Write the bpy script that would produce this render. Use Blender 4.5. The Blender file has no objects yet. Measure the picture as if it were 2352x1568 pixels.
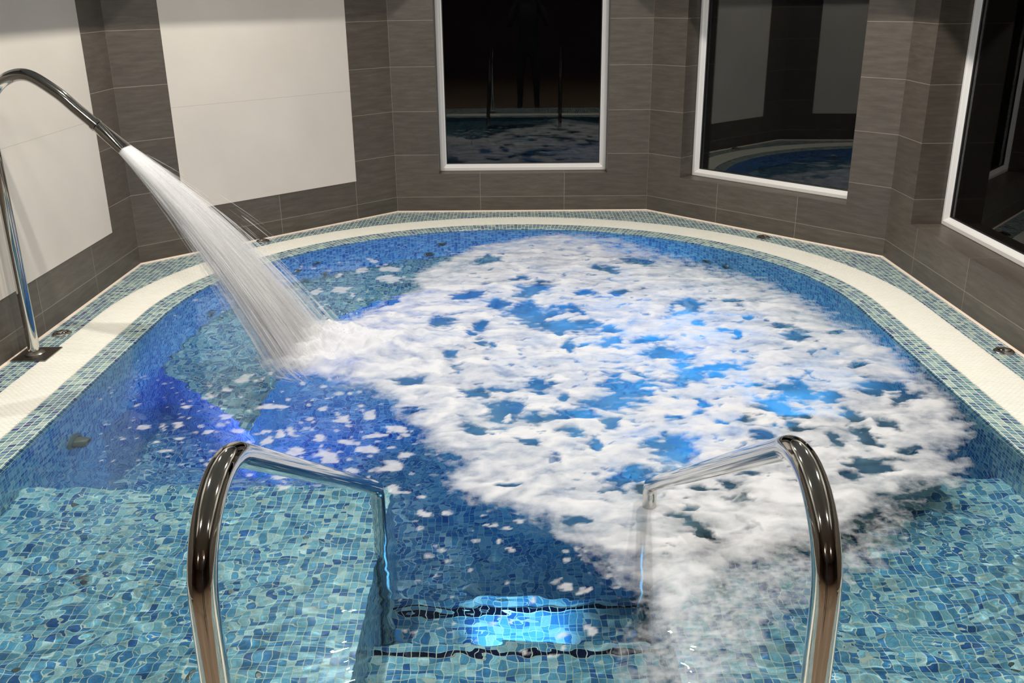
import bpy, bmesh, math, random
import numpy as np
from mathutils import Matrix, Vector

random.seed(7)
RNG = np.random.default_rng(11)
C = bpy.context.scene.collection
SC = bpy.context.scene

# ------------------------------------------------------------------ camera model (solved from the tile grid)
FPX, PITCH, ROLL, CAMH = 2162.4, math.radians(20.438), math.radians(-0.662), 1.49
CX, CY = 1176.0, 784.0
_fw = np.array([0, math.cos(PITCH), -math.sin(PITCH)])
_r0 = np.array([1.0, 0, 0])
_u0 = np.cross(_r0, _fw)
_c, _s = math.cos(ROLL), math.sin(ROLL)
_rt = _c * _r0 + _s * _u0
_up = -_s * _r0 + _c * _u0
EYE = np.array([0, 0, CAMH])


def pix(u, v, z=0.0):
    """point of the level z where the photograph's pixel (u, v) lies"""
    d = _fw + _rt * (u - CX) / FPX + _up * (CY - v) / FPX
    t = (z - CAMH) / d[2]
    return EYE + t * d


def make_camera():
    cam = bpy.data.cameras.new('camera')
    o = bpy.data.objects.new('camera', cam)
    C.objects.link(o)
    M = Matrix.Identity(4)
    for i in range(3):
        M[i][0] = _rt[i]; M[i][1] = _up[i]; M[i][2] = -_fw[i]; M[i][3] = EYE[i]
    o.matrix_world = M
    cam.sensor_width = 36
    cam.lens = 36 * FPX / 2352
    cam.clip_start = 0.02
    SC.camera = o


# ------------------------------------------------------------------ helpers
def tag(o, label=None, cat=None, group=None, kind=None):
    if label: o['label'] = label
    if cat: o['category'] = cat
    if group: o['group'] = group
    if kind: o['kind'] = kind
    return o


def empty(name, loc=(0, 0, 0), rz=0.0):
    o = bpy.data.objects.new(name, None)
    o.empty_display_size = 0.1
    C.objects.link(o)
    o.location = loc
    o.rotation_euler = (0, 0, rz)
    return o


def mesh(name, V, F, mat, parent=None, uv=None, smooth=False, loopuv=None):
    me = bpy.data.meshes.new(name)
    me.from_pydata([tuple(map(float, v)) for v in V], [], [tuple(map(int, f)) for f in F])
    if uv is not None or loopuv is not None:
        l = me.uv_layers.new(name='UVMap')
        if loopuv is not None:
            arr = np.array(loopuv, dtype=np.float32).ravel()
        else:
            idx = np.empty(len(me.loops), dtype=np.int32)
            me.loops.foreach_get('vertex_index', idx)
            arr = np.array(uv, dtype=np.float32)[idx].ravel()
        l.data.foreach_set('uv', arr)
    if mat: me.materials.append(mat)
    if smooth:
        me.polygons.foreach_set('use_smooth', [True] * len(me.polygons))
    me.update()
    o = bpy.data.objects.new(name, me)
    C.objects.link(o)
    if parent: o.parent = parent
    return o


def from_bm(name, bm, mat, parent=None, smooth=True):
    me = bpy.data.meshes.new(name)
    bmesh.ops.recalc_face_normals(bm, faces=bm.faces)
    bm.to_mesh(me); bm.free()
    if mat: me.materials.append(mat)
    if smooth:
        me.polygons.foreach_set('use_smooth', [True] * len(me.polygons))
        try: me.set_sharp_from_angle(angle=math.radians(40))
        except Exception: pass
    o = bpy.data.objects.new(name, me)
    C.objects.link(o)
    if parent: o.parent = parent
    return o


def box(bm, x0, x1, y0, y1, z0, z1):
    vs = [bm.verts.new(p) for p in ((x0, y0, z0), (x1, y0, z0), (x1, y1, z0), (x0, y1, z0),
                                    (x0, y0, z1), (x1, y0, z1), (x1, y1, z1), (x0, y1, z1))]
    for f in ((0, 3, 2, 1), (4, 5, 6, 7), (0, 1, 5, 4), (1, 2, 6, 5), (2, 3, 7, 6), (3, 0, 4, 7)):
        bm.faces.new([vs[i] for i in f])
    return vs


def lathe(bm, prof, n=28, axis='Z', M=None):
    """prof: list of (radius, height); open ends are capped"""
    rings = []
    for r, h in prof:
        ring = []
        for i in range(n):
            a = 2 * math.pi * i / n
            p = Vector((r * math.cos(a), r * math.sin(a), h))
            if M is not None: p = M @ p
            ring.append(bm.verts.new(p))
        rings.append(ring)
    for a, b in zip(rings[:-1], rings[1:]):
        for i in range(n):
            bm.faces.new((a[i], a[(i + 1) % n], b[(i + 1) % n], b[i]))
    bm.faces.new(list(reversed(rings[0])))
    bm.faces.new(rings[-1])


def fillet_path(P, R, seg=10):
    """round the inner corners of a polyline; R per inner corner"""
    P = [Vector(p) for p in P]
    out = [P[0]]
    for i in range(1, len(P) - 1):
        a = (P[i - 1] - P[i]); b = (P[i + 1] - P[i])
        la, lb = a.length, b.length
        a.normalize(); b.normalize()
        ang = a.angle(b)
        r = R[i - 1]
        d = min(r / math.tan(ang / 2), la * .49 if i > 1 else la * .95, lb * .49 if i < len(P) - 2 else lb * .95)
        r = d * math.tan(ang / 2)
        bis = (a + b).normalized()
        cen = P[i] + bis * (r / math.sin(ang / 2))
        p0 = P[i] + a * d; p1 = P[i] + b * d
        v0 = p0 - cen; v1 = p1 - cen
        tot = v0.angle(v1)
        axis = v0.cross(v1).normalized()
        for k in range(seg + 1):
            out.append(cen + Matrix.Rotation(tot * k / seg, 3, axis) @ v0)
    out.append(P[-1])
    return out


def tube(bm, path, r, n=20, cap=True):
    path = [Vector(p) for p in path]
    T = []
    for i in range(len(path)):
        a = path[max(0, i - 1)]; b = path[min(len(path) - 1, i + 1)]
        T.append((b - a).normalized())
    ref = Vector((1, 0, 0)) if abs(T[0].x) < .9 else Vector((0, 1, 0))
    N = (ref - T[0] * ref.dot(T[0])).normalized()
    rings = []
    rr = r if hasattr(r, '__len__') else [r] * len(path)
    for i, p in enumerate(path):
        N = (N - T[i] * N.dot(T[i])).normalized()
        B = T[i].cross(N)
        rings.append([bm.verts.new(p + (N * math.cos(2 * math.pi * k / n) + B * math.sin(2 * math.pi * k / n)) * rr[i]) for k in range(n)])
    for a, b in zip(rings[:-1], rings[1:]):
        for k in range(n):
            bm.faces.new((a[k], a[(k + 1) % n], b[(k + 1) % n], b[k]))
    if cap:
        bm.faces.new(list(reversed(rings[0]))); bm.faces.new(rings[-1])


# ---- value/gradient noise in numpy
_perm = RNG.permutation(512)
_grad = RNG.normal(size=(512, 2)); _grad /= np.linalg.norm(_grad, axis=1)[:, None]


def gnoise(x, y, seed=0):
    xi = np.floor(x).astype(int); yi = np.floor(y).astype(int)
    xf = x - xi; yf = y - yi
    u = xf ** 3 * (xf * (xf * 6 - 15) + 10); v = yf ** 3 * (yf * (yf * 6 - 15) + 10)

    def g(ix, iy, dx, dy):
        h = _perm[(_perm[(ix + seed * 37) & 511] + iy) & 511]
        return _grad[h, 0] * dx + _grad[h, 1] * dy
    a = g(xi, yi, xf, yf); b = g(xi + 1, yi, xf - 1, yf)
    c = g(xi, yi + 1, xf, yf - 1); d = g(xi + 1, yi + 1, xf - 1, yf - 1)
    return (a * (1 - u) + b * u) * (1 - v) + (c * (1 - u) + d * u) * v


def fbm(x, y, oct=4, seed=0, gain=.5):
    s = 0; a = 1.0; f = 1.0
    for i in range(oct):
        s = s + a * gnoise(x * f, y * f, seed + i); a *= gain; f *= 2.03
    return s


def sstep(a, b, x):
    t = np.clip((x - a) / (b - a), 0, 1)
    return t * t * (3 - 2 * t)


# ------------------------------------------------------------------ materials
def srgb(r, g, b):
    f = lambda c: (c / 255 / 12.92) if c / 255 <= .04045 else ((c / 255 + .055) / 1.055) ** 2.4
    return (f(r), f(g), f(b), 1)


class NT:
    def __init__(s, name):
        s.m = bpy.data.materials.new(name); s.m.use_nodes = True
        s.t = s.m.node_tree; s.t.nodes.clear()
        s.out = s.n('ShaderNodeOutputMaterial')

    def n(s, typ, **kw):
        nd = s.t.nodes.new(typ)
        for k, v in kw.items(): setattr(nd, k, v)
        return nd

    def l(s, a, b): s.t.links.new(a, b)

    def math(s, op, a, b=None, c=None, clamp=False):
        nd = s.n('ShaderNodeMath', operation=op); nd.use_clamp = clamp
        for i, v in enumerate((a, b, c)):
            if v is None: continue
            if isinstance(v, (int, float)): nd.inputs[i].default_value = v
            else: s.l(v, nd.inputs[i])
        return nd.outputs[0]

    def ramp(s, fac, stops, interp='LINEAR'):
        nd = s.n('ShaderNodeValToRGB'); cr = nd.color_ramp; cr.interpolation = interp
        while len(cr.elements) < len(stops): cr.elements.new(.5)
        for e, (p, c) in zip(cr.elements, stops):
            e.position = p; e.color = c if len(c) == 4 else (*c, 1)
        s.l(fac, nd.inputs[0]); return nd.outputs[0]

    def mix(s, fac, a, b, blend='MIX'):
        nd = s.n('ShaderNodeMix', data_type='RGBA', blend_type=blend)
        for sock, v in ((nd.inputs[0], fac), (nd.inputs[6], a), (nd.inputs[7], b)):
            if isinstance(v, (int, float)): sock.default_value = v
            elif isinstance(v, tuple): sock.default_value = v
            else: s.l(v, sock)
        return nd.outputs[2]

    def bsdf(s, **kw):
        nd = s.n('ShaderNodeBsdfPrincipled')
        for k, v in kw.items():
            k = k.replace('_', ' ')
            if isinstance(v, (int, float, tuple)): nd.inputs[k].default_value = v
            else: s.l(v, nd.inputs[k])
        s.l(nd.outputs[0], s.out.inputs[0]); return nd


def mat_mosaic(name, pitch=.0250, grout=srgb(232, 228, 206), inside=False):
    m = NT(name)
    uv = m.n('ShaderNodeUVMap').outputs[0]
    sc = m.n('ShaderNodeVectorMath', operation='SCALE'); m.l(uv, sc.inputs[0]); sc.inputs['Scale'].default_value = 1 / pitch
    fl = m.n('ShaderNodeVectorMath', operation='FLOOR'); m.l(sc.outputs[0], fl.inputs[0])
    fr = m.n('ShaderNodeVectorMath', operation='FRACTION'); m.l(sc.outputs[0], fr.inputs[0])
    sp = m.n('ShaderNodeSeparateXYZ'); m.l(fr.outputs[0], sp.inputs[0])
    ex = m.math('ABSOLUTE', m.math('SUBTRACT', sp.outputs[0], .5))
    ey = m.math('ABSOLUTE', m.math('SUBTRACT', sp.outputs[1], .5))
    d = m.math('MAXIMUM', ex, ey)
    mask = m.math('GREATER_THAN', d, .453)
    wn = m.n('ShaderNodeTexWhiteNoise', noise_dimensions='2D'); m.l(fl.outputs[0], wn.inputs['Vector'])
    if inside is None:
        cols = [(.15 * i, srgb(14 + 4 * (i % 3), 20 + 3 * (i % 2), 44 + 6 * (i % 4))) for i in range(6)]
    elif inside:
        cols = [(0, srgb(76, 134, 178)), (.14, srgb(106, 166, 196)), (.32, srgb(152, 202, 214)), (.48, srgb(120, 176, 200)),
                (.62, srgb(178, 214, 218)), (.74, srgb(84, 142, 188)), (.86, srgb(202, 226, 226)), (.94, srgb(62, 108, 164))]
    else:
        cols = [(0, srgb(82, 118, 138)), (.14, srgb(104, 144, 156)), (.32, srgb(132, 164, 166)), (.48, srgb(112, 144, 158)),
                (.62, srgb(150, 178, 174)), (.74, srgb(90, 122, 148)), (.86, srgb(166, 188, 182)), (.94, srgb(64, 86, 126))]
    pal = m.ramp(wn.outputs[0], cols, 'CONSTANT')
    nz = m.n('ShaderNodeTexNoise'); nz.inputs['Scale'].default_value = 260
    m.l(uv, nz.inputs['Vector'])
    mott = m.ramp(nz.outputs[0], [(.3, (.78, .78, .78)), (.7, (1.15, 1.15, 1.15))])
    pal = m.mix(1.0, pal, mott, 'MULTIPLY')
    col = m.mix(mask, pal, grout)
    rough = m.math('MULTIPLY_ADD', mask, .5, .16)
    b = m.bsdf(Base_Color=col, Roughness=rough)
    bm = m.n('ShaderNodeBump'); bm.inputs['Strength'].default_value = .3; bm.inputs['Distance'].default_value = .001
    m.l(m.math('SUBTRACT', 1.0, mask), bm.inputs['Height']); m.l(bm.outputs[0], b.inputs['Normal'])
    return m.m


def mat_dark_tile():
    m = NT('dark_wall_tile')
    uv = m.n('ShaderNodeUVMap').outputs[0]
    sp = m.n('ShaderNodeSeparateXYZ'); m.l(uv, sp.inputs[0])
    gx = m.math('FRACT', m.math('ADD', m.math('DIVIDE', m.math('ADD', sp.outputs[0], .0), .6), 20.0))
    gy = m.math('FRACT', m.math('ADD', m.math('DIVIDE', m.math('SUBTRACT', sp.outputs[1], .108), .3), 20.0))
    dx = m.math('MULTIPLY', m.math('SUBTRACT', .5, m.math('ABSOLUTE', m.math('SUBTRACT', gx, .5))), .6)
    dy = m.math('MULTIPLY', m.math('SUBTRACT', .5, m.math('ABSOLUTE', m.math('SUBTRACT', gy, .5))), .3)
    mask = m.math('LESS_THAN', m.math('MINIMUM', dx, dy), .0014)
    mp = m.n('ShaderNodeMapping'); mp.inputs['Scale'].default_value = (2.2, 15, 1)
    m.l(uv, mp.inputs[0])
    nz = m.n('ShaderNodeTexNoise'); nz.inputs['Scale'].default_value = 2.6; nz.inputs['Detail'].default_value = 8; nz.inputs['Roughness'].default_value = .68
    m.l(mp.outputs[0], nz.inputs['Vector'])
    base = m.ramp(nz.outputs[0], [(.25, srgb(68, 61, 54)), (.5, srgb(82, 75, 67)), (.66, srgb(91, 84, 75)), (.8, srgb(120, 112, 101))])
    wn = m.n('ShaderNodeTexWhiteNoise', noise_dimensions='2D')
    cb = m.n('ShaderNodeCombineXYZ')
    m.l(m.math('FLOOR', m.math('DIVIDE', m.math('ADD', sp.outputs[0], .0), .6)), cb.inputs[0])
    m.l(m.math('FLOOR', m.math('DIVIDE', m.math('SUBTRACT', sp.outputs[1], .108), .3)), cb.inputs[1])
    m.l(cb.outputs[0], wn.inputs['Vector'])
    vv = m.ramp(wn.outputs[0], [(0, (.9, .9, .9)), (1, (1.08, 1.08, 1.08))])
    base = m.mix(1.0, base, vv, 'MULTIPLY')
    col = m.mix(mask, base, srgb(140, 132, 120))
    m.bsdf(Base_Color=col, Roughness=.42)
    return m.m


def mat_white_tile():
    m = NT('white_wall_tile')
    uv = m.n('ShaderNodeUVMap').outputs[0]
    nz = m.n('ShaderNodeTexNoise'); nz.inputs['Scale'].default_value = 2.2; nz.inputs['Detail'].default_value = 5
    m.l(uv, nz.inputs['Vector'])
    base = m.ramp(nz.outputs[0], [(.3, srgb(201, 194, 183)), (.7, srgb(209, 202, 191))])
    sp = m.n('ShaderNodeSeparateXYZ'); m.l(uv, sp.inputs[0])
    d = m.math('ABSOLUTE', m.math('SUBTRACT', sp.outputs[1], .875))
    base = m.mix(m.math('LESS_THAN', d, .0013), base, srgb(182, 174, 162))
    m.bsdf(Base_Color=base, Roughness=.38)
    return m.m


def simple(name, col, rough=.5, metal=0.0, **kw):
    m = NT(name); m.bsdf(Base_Color=col, Roughness=rough, Metallic=metal, **kw); return m.m


def noisy(name, c0, c1, scale, rough, metal=0.0):
    m = NT(name)
    tc = m.n('ShaderNodeTexCoord')
    nz = m.n('ShaderNodeTexNoise'); nz.inputs['Scale'].default_value = scale; nz.inputs['Detail'].default_value = 5
    m.l(tc.outputs['Object'], nz.inputs['Vector'])
    m.bsdf(Base_Color=m.ramp(nz.outputs[0], [(.3, c0), (.7, c1)]), Roughness=rough, Metallic=metal)
    return m.m


def emit(name, col, s):
    m = NT(name); e = m.n('ShaderNodeEmission'); e.inputs[0].default_value = col; e.inputs[1].default_value = s
    m.l(e.outputs[0], m.out.inputs[0]); return m.m


def mat_steel(name, col=(.62, .60, .57, 1), rough=.09):
    m = NT(name)
    tc = m.n('ShaderNodeTexCoord')
    nz = m.n('ShaderNodeTexNoise'); nz.inputs['Scale'].default_value = 30
    m.l(tc.outputs['Object'], nz.inputs['Vector'])
    r = m.math('MULTIPLY_ADD', nz.outputs[0], .05, rough - .025)
    m.bsdf(Base_Color=col, Roughness=r, Metallic=1.0)
    return m.m


def mat_water():
    m = NT('water')
    g = m.n('ShaderNodeBsdfGlass'); g.inputs['Color'].default_value = (.80, .95, 1, 1)
    g.inputs['Roughness'].default_value = 0.0; g.inputs['IOR'].default_value = 1.33
    m.l(g.outputs[0], m.out.inputs[0])
    return m.m


def mat_glass():
    m = NT('window_glass')
    t = m.n('ShaderNodeBsdfTransparent'); t.inputs[0].default_value = (.9, .93, .92, 1)
    g = m.n('ShaderNodeBsdfGlossy'); g.inputs['Roughness'].default_value = 0.0
    fr = m.n('ShaderNodeFresnel'); fr.inputs[0].default_value = 1.52
    mx = m.n('ShaderNodeMixShader')
    m.l(fr.outputs[0], mx.inputs[0]); m.l(t.outputs[0], mx.inputs[1]); m.l(g.outputs[0], mx.inputs[2])
    m.l(mx.outputs[0], m.out.inputs[0]); return m.m


def mat_foam():
    m = NT('foam')
    at = m.n('ShaderNodeAttribute'); at.attribute_name = 'thickness'
    tc = m.n('ShaderNodeTexCoord')
    nz = m.n('ShaderNodeTexNoise'); nz.inputs['Scale'].default_value = 26; nz.inputs['Detail'].default_value = 6; nz.inputs['Roughness'].default_value = .6
    m.l(tc.outputs['Object'], nz.inputs['Vector'])
    k = m.math('SUBTRACT', nz.outputs[0], .5)
    th = at.outputs['Fac']
    # noise bites into thin foam only
    w = m.math('MULTIPLY', m.math('SUBTRACT', 1.0, th), 1.5)
    a = m.math('MULTIPLY_ADD', k, w, th)
    a = m.math('MINIMUM', m.math('MULTIPLY', a, m.math('GREATER_THAN', th, .02)), .97, clamp=True)
    d = m.n('ShaderNodeBsdfDiffuse'); d.inputs[0].default_value = (.62, .625, .64, 1)
    tl = m.n('ShaderNodeBsdfTranslucent'); tl.inputs[0].default_value = (.66, .7, .74, 1)
    mx0 = m.n('ShaderNodeMixShader'); mx0.inputs[0].default_value = .12
    m.l(d.outputs[0], mx0.inputs[1]); m.l(tl.outputs[0], mx0.inputs[2])
    t = m.n('ShaderNodeBsdfTransparent')
    mx = m.n('ShaderNodeMixShader')
    m.l(a, mx.inputs[0]); m.l(t.outputs[0], mx.inputs[1]); m.l(mx0.outputs[0], mx.inputs[2])
    m.l(mx.outputs[0], m.out.inputs[0]); return m.m


def mat_spray(name='spray', col=(.92, .92, .92, 1)):
    m = NT(name)
    at = m.n('ShaderNodeAttribute'); at.attribute_name = 'thickness'
    d = m.n('ShaderNodeBsdfDiffuse'); d.inputs[0].default_value = col
    tl = m.n('ShaderNodeBsdfTranslucent'); tl.inputs[0].default_value = col
    mx0 = m.n('ShaderNodeMixShader'); mx0.inputs[0].default_value = .5
    m.l(d.outputs[0], mx0.inputs[1]); m.l(tl.outputs[0], mx0.inputs[2])
    t = m.n('ShaderNodeBsdfTransparent')
    mx = m.n('ShaderNodeMixShader')
    m.l(at.outputs['Fac'], mx.inputs[0]); m.l(t.outputs[0], mx.inputs[1]); m.l(mx0.outputs[0], mx.inputs[2])
    m.l(mx.outputs[0], m.out.inputs[0]); return m.m


M_MOS = mat_mosaic('deck_mosaic')
M_MOSIN = mat_mosaic('pool_mosaic', .0235, inside=True)
M_NOSE = mat_mosaic('nosing_mosaic', .0235, inside=None)
M_DARK = mat_dark_tile()
M_WHITE = mat_white_tile()
M_FRAME = simple('white_window_frame', srgb(226, 224, 220), .32)
M_GLASS = mat_glass()
M_STEEL = mat_steel('polished_steel', rough=.06)
M_STEEL2 = mat_steel('brushed_steel', (.55, .53, .5, 1), .2)
M_DULL = mat_steel('dull_steel', (.30, .28, .25, 1), .28)
M_PLASTIC = simple('grey_fitting', srgb(112, 110, 96), .35)
M_HOLE = simple('black_hole', (.01, .01, .01, 1), .6)
M_GRATE = noisy('white_grating', srgb(246, 244, 232), srgb(250, 248, 238), 9, .4)
M_TROUGH = simple('trough', srgb(196, 190, 176), .6)
M_CAULK = simple('cream_caulk', srgb(226, 208, 190), .6)
M_CEIL = noisy('ceiling_paint', srgb(138, 135, 128), srgb(144, 141, 134), 3, .8)
M_HALL = noisy('hall_wall', srgb(74, 56, 52), srgb(92, 70, 62), 2, .7)
M_FLOOR = noisy('hall_floor', srgb(122, 106, 88), srgb(138, 120, 102), 5, .45)
M_WATER = mat_water()
M_FOAM = mat_foam()
M_SPRAY = mat_spray()
M_CLOUD = mat_spray('bubble_cloud', (.62, .84, .94, 1))

# ------------------------------------------------------------------ plan of the pool
RW, YC, YF = 1.725, 4.44, 1.55          # inner wall radius, centre of the round end, straight front edge


def ring_pts(R, yf, n_arc=96, n_str=48):
    """open path: left front corner -> round end -> right front corner; list of (x, y, nx, ny, s) with the inward normal"""
    P = []
    L = YC - yf
    for i in range(n_str):
        t = i / n_str
        P.append((-R, yf + L * t, 1, 0))
    for i in range(n_arc + 1):
        a = math.pi - math.pi * i / n_arc
        P.append((R * math.cos(a), YC + R * math.sin(a), -math.cos(a), -math.sin(a)))
    for i in range(1, n_str + 1):
        t = i / n_str
        P.append((R, YC - L * t, -1, 0))
    out = []; s = 0
    for i, p in enumerate(P):
        if i: s += math.hypot(p[0] - P[i - 1][0], p[1] - P[i - 1][1])
        out.append((*p, s))
    return out


def closed_strip(prof, yoff=True):
    """sweep a profile [(outward offset d, z)] round the pool edge incl. the straight front; returns V, F, loop uvs"""
    V, F, UV = [], [], []
    rows = []
    for d, z in prof:
        R = RW + d; yf = YF - d
        rows.append([(p[0], p[1], z) for p in ring_pts(R, yf)] )
    base = ring_pts(RW + .06, YF - .06)
    n = len(rows[0])
    pd = [0]
    for a, b in zip(prof[:-1], prof[1:]): pd.append(pd[-1] + math.hypot(b[0] - a[0], b[1] - a[1]))
    for r in rows: V += r
    for j in range(len(prof) - 1):
        for i in range(n):
            k = (i + 1) % n
            a, b, c, d_ = j * n + i, j * n + k, (j + 1) * n + k, (j + 1) * n + i
            F.append((a, b, c, d_))
            if k:
                s0, s1 = base[i][4], base[k][4]
            else:
                s0, s1 = 0, 2 * (RW + .06)
            UV += [(s0, pd[j]), (s1, pd[j]), (s1, pd[j + 1]), (s0, pd[j + 1])]
    return V, F, UV


# ------------------------------------------------------------------ pool shell
ZB, ZP, ZF = -.62, -.31, -1.15
pool = empty('swimming_pool', (0, 4.0, ZF))
tag(pool, 'indoor spa pool lined with blue and teal glass mosaic, rounded at its far end', 'pool')


def pm(name, V, F, **kw):
    V = [(v[0], v[1] - 4.0, v[2] - ZF) for v in V]
    return mesh(name, V, F, M_MOS if name == 'mosaic_rim' else M_MOSIN, pool, **kw)


# rim that slopes from the grating to the water, rim drops to the wall
V, F, UV = closed_strip([(.115, -.05), (.115, .0), (.010, -.005), (0.0, -.030), (0.0, ZF)])
# order so that normals look up / inwards
F = [tuple(reversed(f)) for f in F]
UV2 = []
for i in range(0, len(UV), 4): UV2 += list(reversed(UV[i:i + 4]))
nn = len(ring_pts(1, 0))
Fr, Ur = F[:3 * nn], UV2[:12 * nn]
Fw, Uw = F[3 * nn:], UV2[12 * nn:]
pm('mosaic_rim', V, Fr, loopuv=Ur)
pm('pool_wall', V, Fw, loopuv=Uw)
# floor
ring = [(p[0], p[1], ZF) for p in ring_pts(RW + .01, YF - .01)]
pm('pool_floor', ring, [tuple(reversed(range(len(ring))))], uv=[(p[0], p[1]) for p in ring])

# bench round the far end
BW = .60
outer = ring_pts(RW + .005, YF); inner = ring_pts(RW - BW, YF + BW)
V, F, LUV = [], [], []
oo = [(-RW - .005, 4.30)] + [(p[0], p[1]) for p in outer if p[1] > 4.34 or p[1] > YC] + [(RW + .005, 4.30)]
cnt = len(oo) - 2
ii = [(-RW + BW, 3.66)]
for k in range(cnt):
    p = oo[k + 1]
    dx, dy = p[0], p[1] - YC
    if dy >= 0:
        r = math.hypot(dx, dy); q = (dx / r * (RW - BW), YC + dy / r * (RW - BW))
    else:
        q = (math.copysign(RW - BW, dx), p[1])
    ii.append(q)
ii.append((RW - BW, 3.66))
s = 0
for k in range(len(oo)):
    V += [(*oo[k], ZB), (*ii[k], ZB), (*ii[k], ZF)]
for k in range(len(oo) - 1):
    a = 3 * k; b = 3 * (k + 1)
    F.append((a, b, b + 1, a + 1)[::-1]); LUV += [(V[i][0], V[i][1]) for i in F[-1]]
    ds = math.dist(ii[k], ii[k + 1])
    F.append((a + 1, b + 1, b + 2, a + 2)[::-1])
    d = {a + 1: (s, 0), b + 1: (s + ds, 0), b + 2: (s + ds, ZB - ZF), a + 2: (s, ZB - ZF)}
    LUV += [d[i] for i in F[-1]]
    s += ds
nV = len(V)
for k, sg in ((0, 1), (len(oo) - 1, -1)):
    V.append((*oo[k], ZF))
    f = (3 * k, 3 * k + 1, 3 * k + 2, len(V) - 1)
    if sg < 0: f = f[::-1]
    F.append(f)
    LUV += [(V[i][1] * 1.2, V[i][2]) for i in f]
pm('bench', V, F, loopuv=LUV)


# near ledge either side of the steps
def ledge(x0, x1, y0, y1, z):
    V = [(x0, y0, z), (x1, y0, z), (x1, y1, z), (x0, y1, z), (x0, y0, ZF), (x1, y0, ZF), (x1, y1, ZF), (x0, y1, ZF)]
    F = [(0, 1, 2, 3), (2, 6, 7, 3), (1, 5, 6, 2), (0, 3, 7, 4), (0, 4, 5, 1), (4, 7, 6, 5)]
    LUV = []
    for f in F:
        for i in f:
            v = V[i]
            LUV.append((v[0], v[1]) if f == F[0] else ((v[0], v[2]) if f in (F[1], F[4]) else (v[1], v[2])))
    return V, F, LUV


SX, Y1, Y2, Y3 = .43, 1.93, 2.335, 2.75
for x0, x1 in ((-RW - .004, -SX), (SX, RW + .004)):
    V, F, L = ledge(x0, x1, YF - .004, 2.95, ZP)
    pm('ledge', V, F, loopuv=L)
for y0, y1, z in ((YF - .004, Y1, ZP), (Y1, Y2, -.60), (Y2, Y3, -.87)):
    V, F, L = ledge(-SX + .0005, SX - .0005, y0, y1, z)
    st = pm('step', V, F, loopuv=L)
    # dark row of tiles one tile in from the nosing
    q = .0235
    yb = math.floor((y1 - 1.05 * q) / q) * q
    x0_, x1_, z0_, z1_ = -SX + .006, SX - .006, z + .0003, z + .0022
    V = [(x0_, yb - q, z1_), (x1_, yb - q, z1_), (x1_, yb, z1_), (x0_, yb, z1_), (x0_, yb - q, z0_), (x1_, yb - q, z0_), (x1_, yb, z0_), (x0_, yb, z0_)]
    s_ = mesh('nosing_strip', [(v[0], v[1] - 4.0, v[2] - ZF) for v in V], [(0, 1, 2, 3), (0, 4, 5, 1), (1, 5, 6, 2), (2, 6, 7, 3), (3, 7, 4, 0)], M_NOSE, st, uv=[(v[0], v[1]) for v in V])
    s_['label'] = 'dark navy row of tiles'

# ------------------------------------------------------------------ overflow channel + grating + deck
GI, GO = .115, .335            # grating runs from RW+.115 to RW+.335
V, F, UV = closed_strip([(GO, -.002), (GO, -.06), (GI, -.06), (GI, -.002)])
tr = mesh('trim_1', V, [f[::-1] for f in F], M_TROUGH)
tag(tr, kind='structure')

Rm = RW + (GI + GO) / 2
path = ring_pts(Rm, YF - (GI + GO) / 2, 400, 400)
PS = np.array([p[4] for p in path]); PX = np.array([p[0] for p in path]); PY = np.array([p[1] for p in path])
NX = np.array([p[2] for p in path]); NY = np.array([p[3] for p in path])
V, F = [], []


def add_box_dirs(c, t, n, ht, hn, z0, z1):
    b = len(V)
    for z in (z0, z1):
        for st, sn in ((-1, -1), (1, -1), (1, 1), (-1, 1)):
            V.append((c[0] + t[0] * ht * st + n[0] * hn * sn, c[1] + t[1] * ht * st + n[1] * hn * sn, z))
    for f in ((4, 5, 6, 7), (0, 1, 5, 4), (1, 2, 6, 5), (2, 3, 7, 6), (3, 0, 4, 7)):
        F.append([b + i for i in f])


pitch = .0125
HW = (GO - GI) / 2 - .003
Ltot = PS[-1]
nb = int(Ltot / pitch)
for i in range(nb):
    s = (i + .5) * Ltot / nb
    x, y = np.interp(s, PS, PX), np.interp(s, PS, PY)
    n = np.array([np.interp(s, PS, NX), np.interp(s, PS, NY)]); n /= np.linalg.norm(n)
    t = np.array([-n[1], n[0]])
    c = np.array([x, y])
    jit = random.uniform(-.0012, .0012)
    add_box_dirs(c + n * jit, t, n, .0049, HW, -.022, .0005)
    sn = s + .5 * Ltot / nb
    cc = np.array([np.interp(sn, PS, PX), np.interp(sn, PS, PY)])
    off = (i % 2) * .5
    for k in range(9):
        o = (k + off - 4.2) * .0245
        if abs(o) < HW - .006:
            add_box_dirs(cc + n * o, t, n, .0032, .0078, -.015, -.0006)
# straight front run
xf = RW + GO
yfm = YF - (GI + GO) / 2
nbf = int(2 * (RW + GI) / pitch)
for i in range(nbf):
    x = -(RW + GI) + (i + .5) * 2 * (RW + GI) / nbf
    add_box_dirs((x, yfm), (1, 0), (0, 1), .0049, HW, -.022, .0005)
gr = mesh('overflow_grating', V, F, M_GRATE)
tag(gr, 'white slatted overflow grating running round the pool edge between two mosaic bands', 'grating')

# walls (corner points from the photograph)
A = np.array([-2.183, 5.371]); B = np.array([-.814, 6.70]); Cc = np.array([.975, 6.665]); D = np.array([2.18, 5.342])
YEND = .1
W0 = np.array([-2.205, YEND]); W5 = np.array([2.205, YEND])

# deck of mosaic between grating and walls
outer = ring_pts(RW + GO, YF - GO)
poly_w = [(-2.25, .62), (-2.25, 5.42), tuple(B + np.array([-.03, .05])), tuple(Cc + np.array([.03, .05])), (2.25, 5.42), (2.25, .62)]


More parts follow.
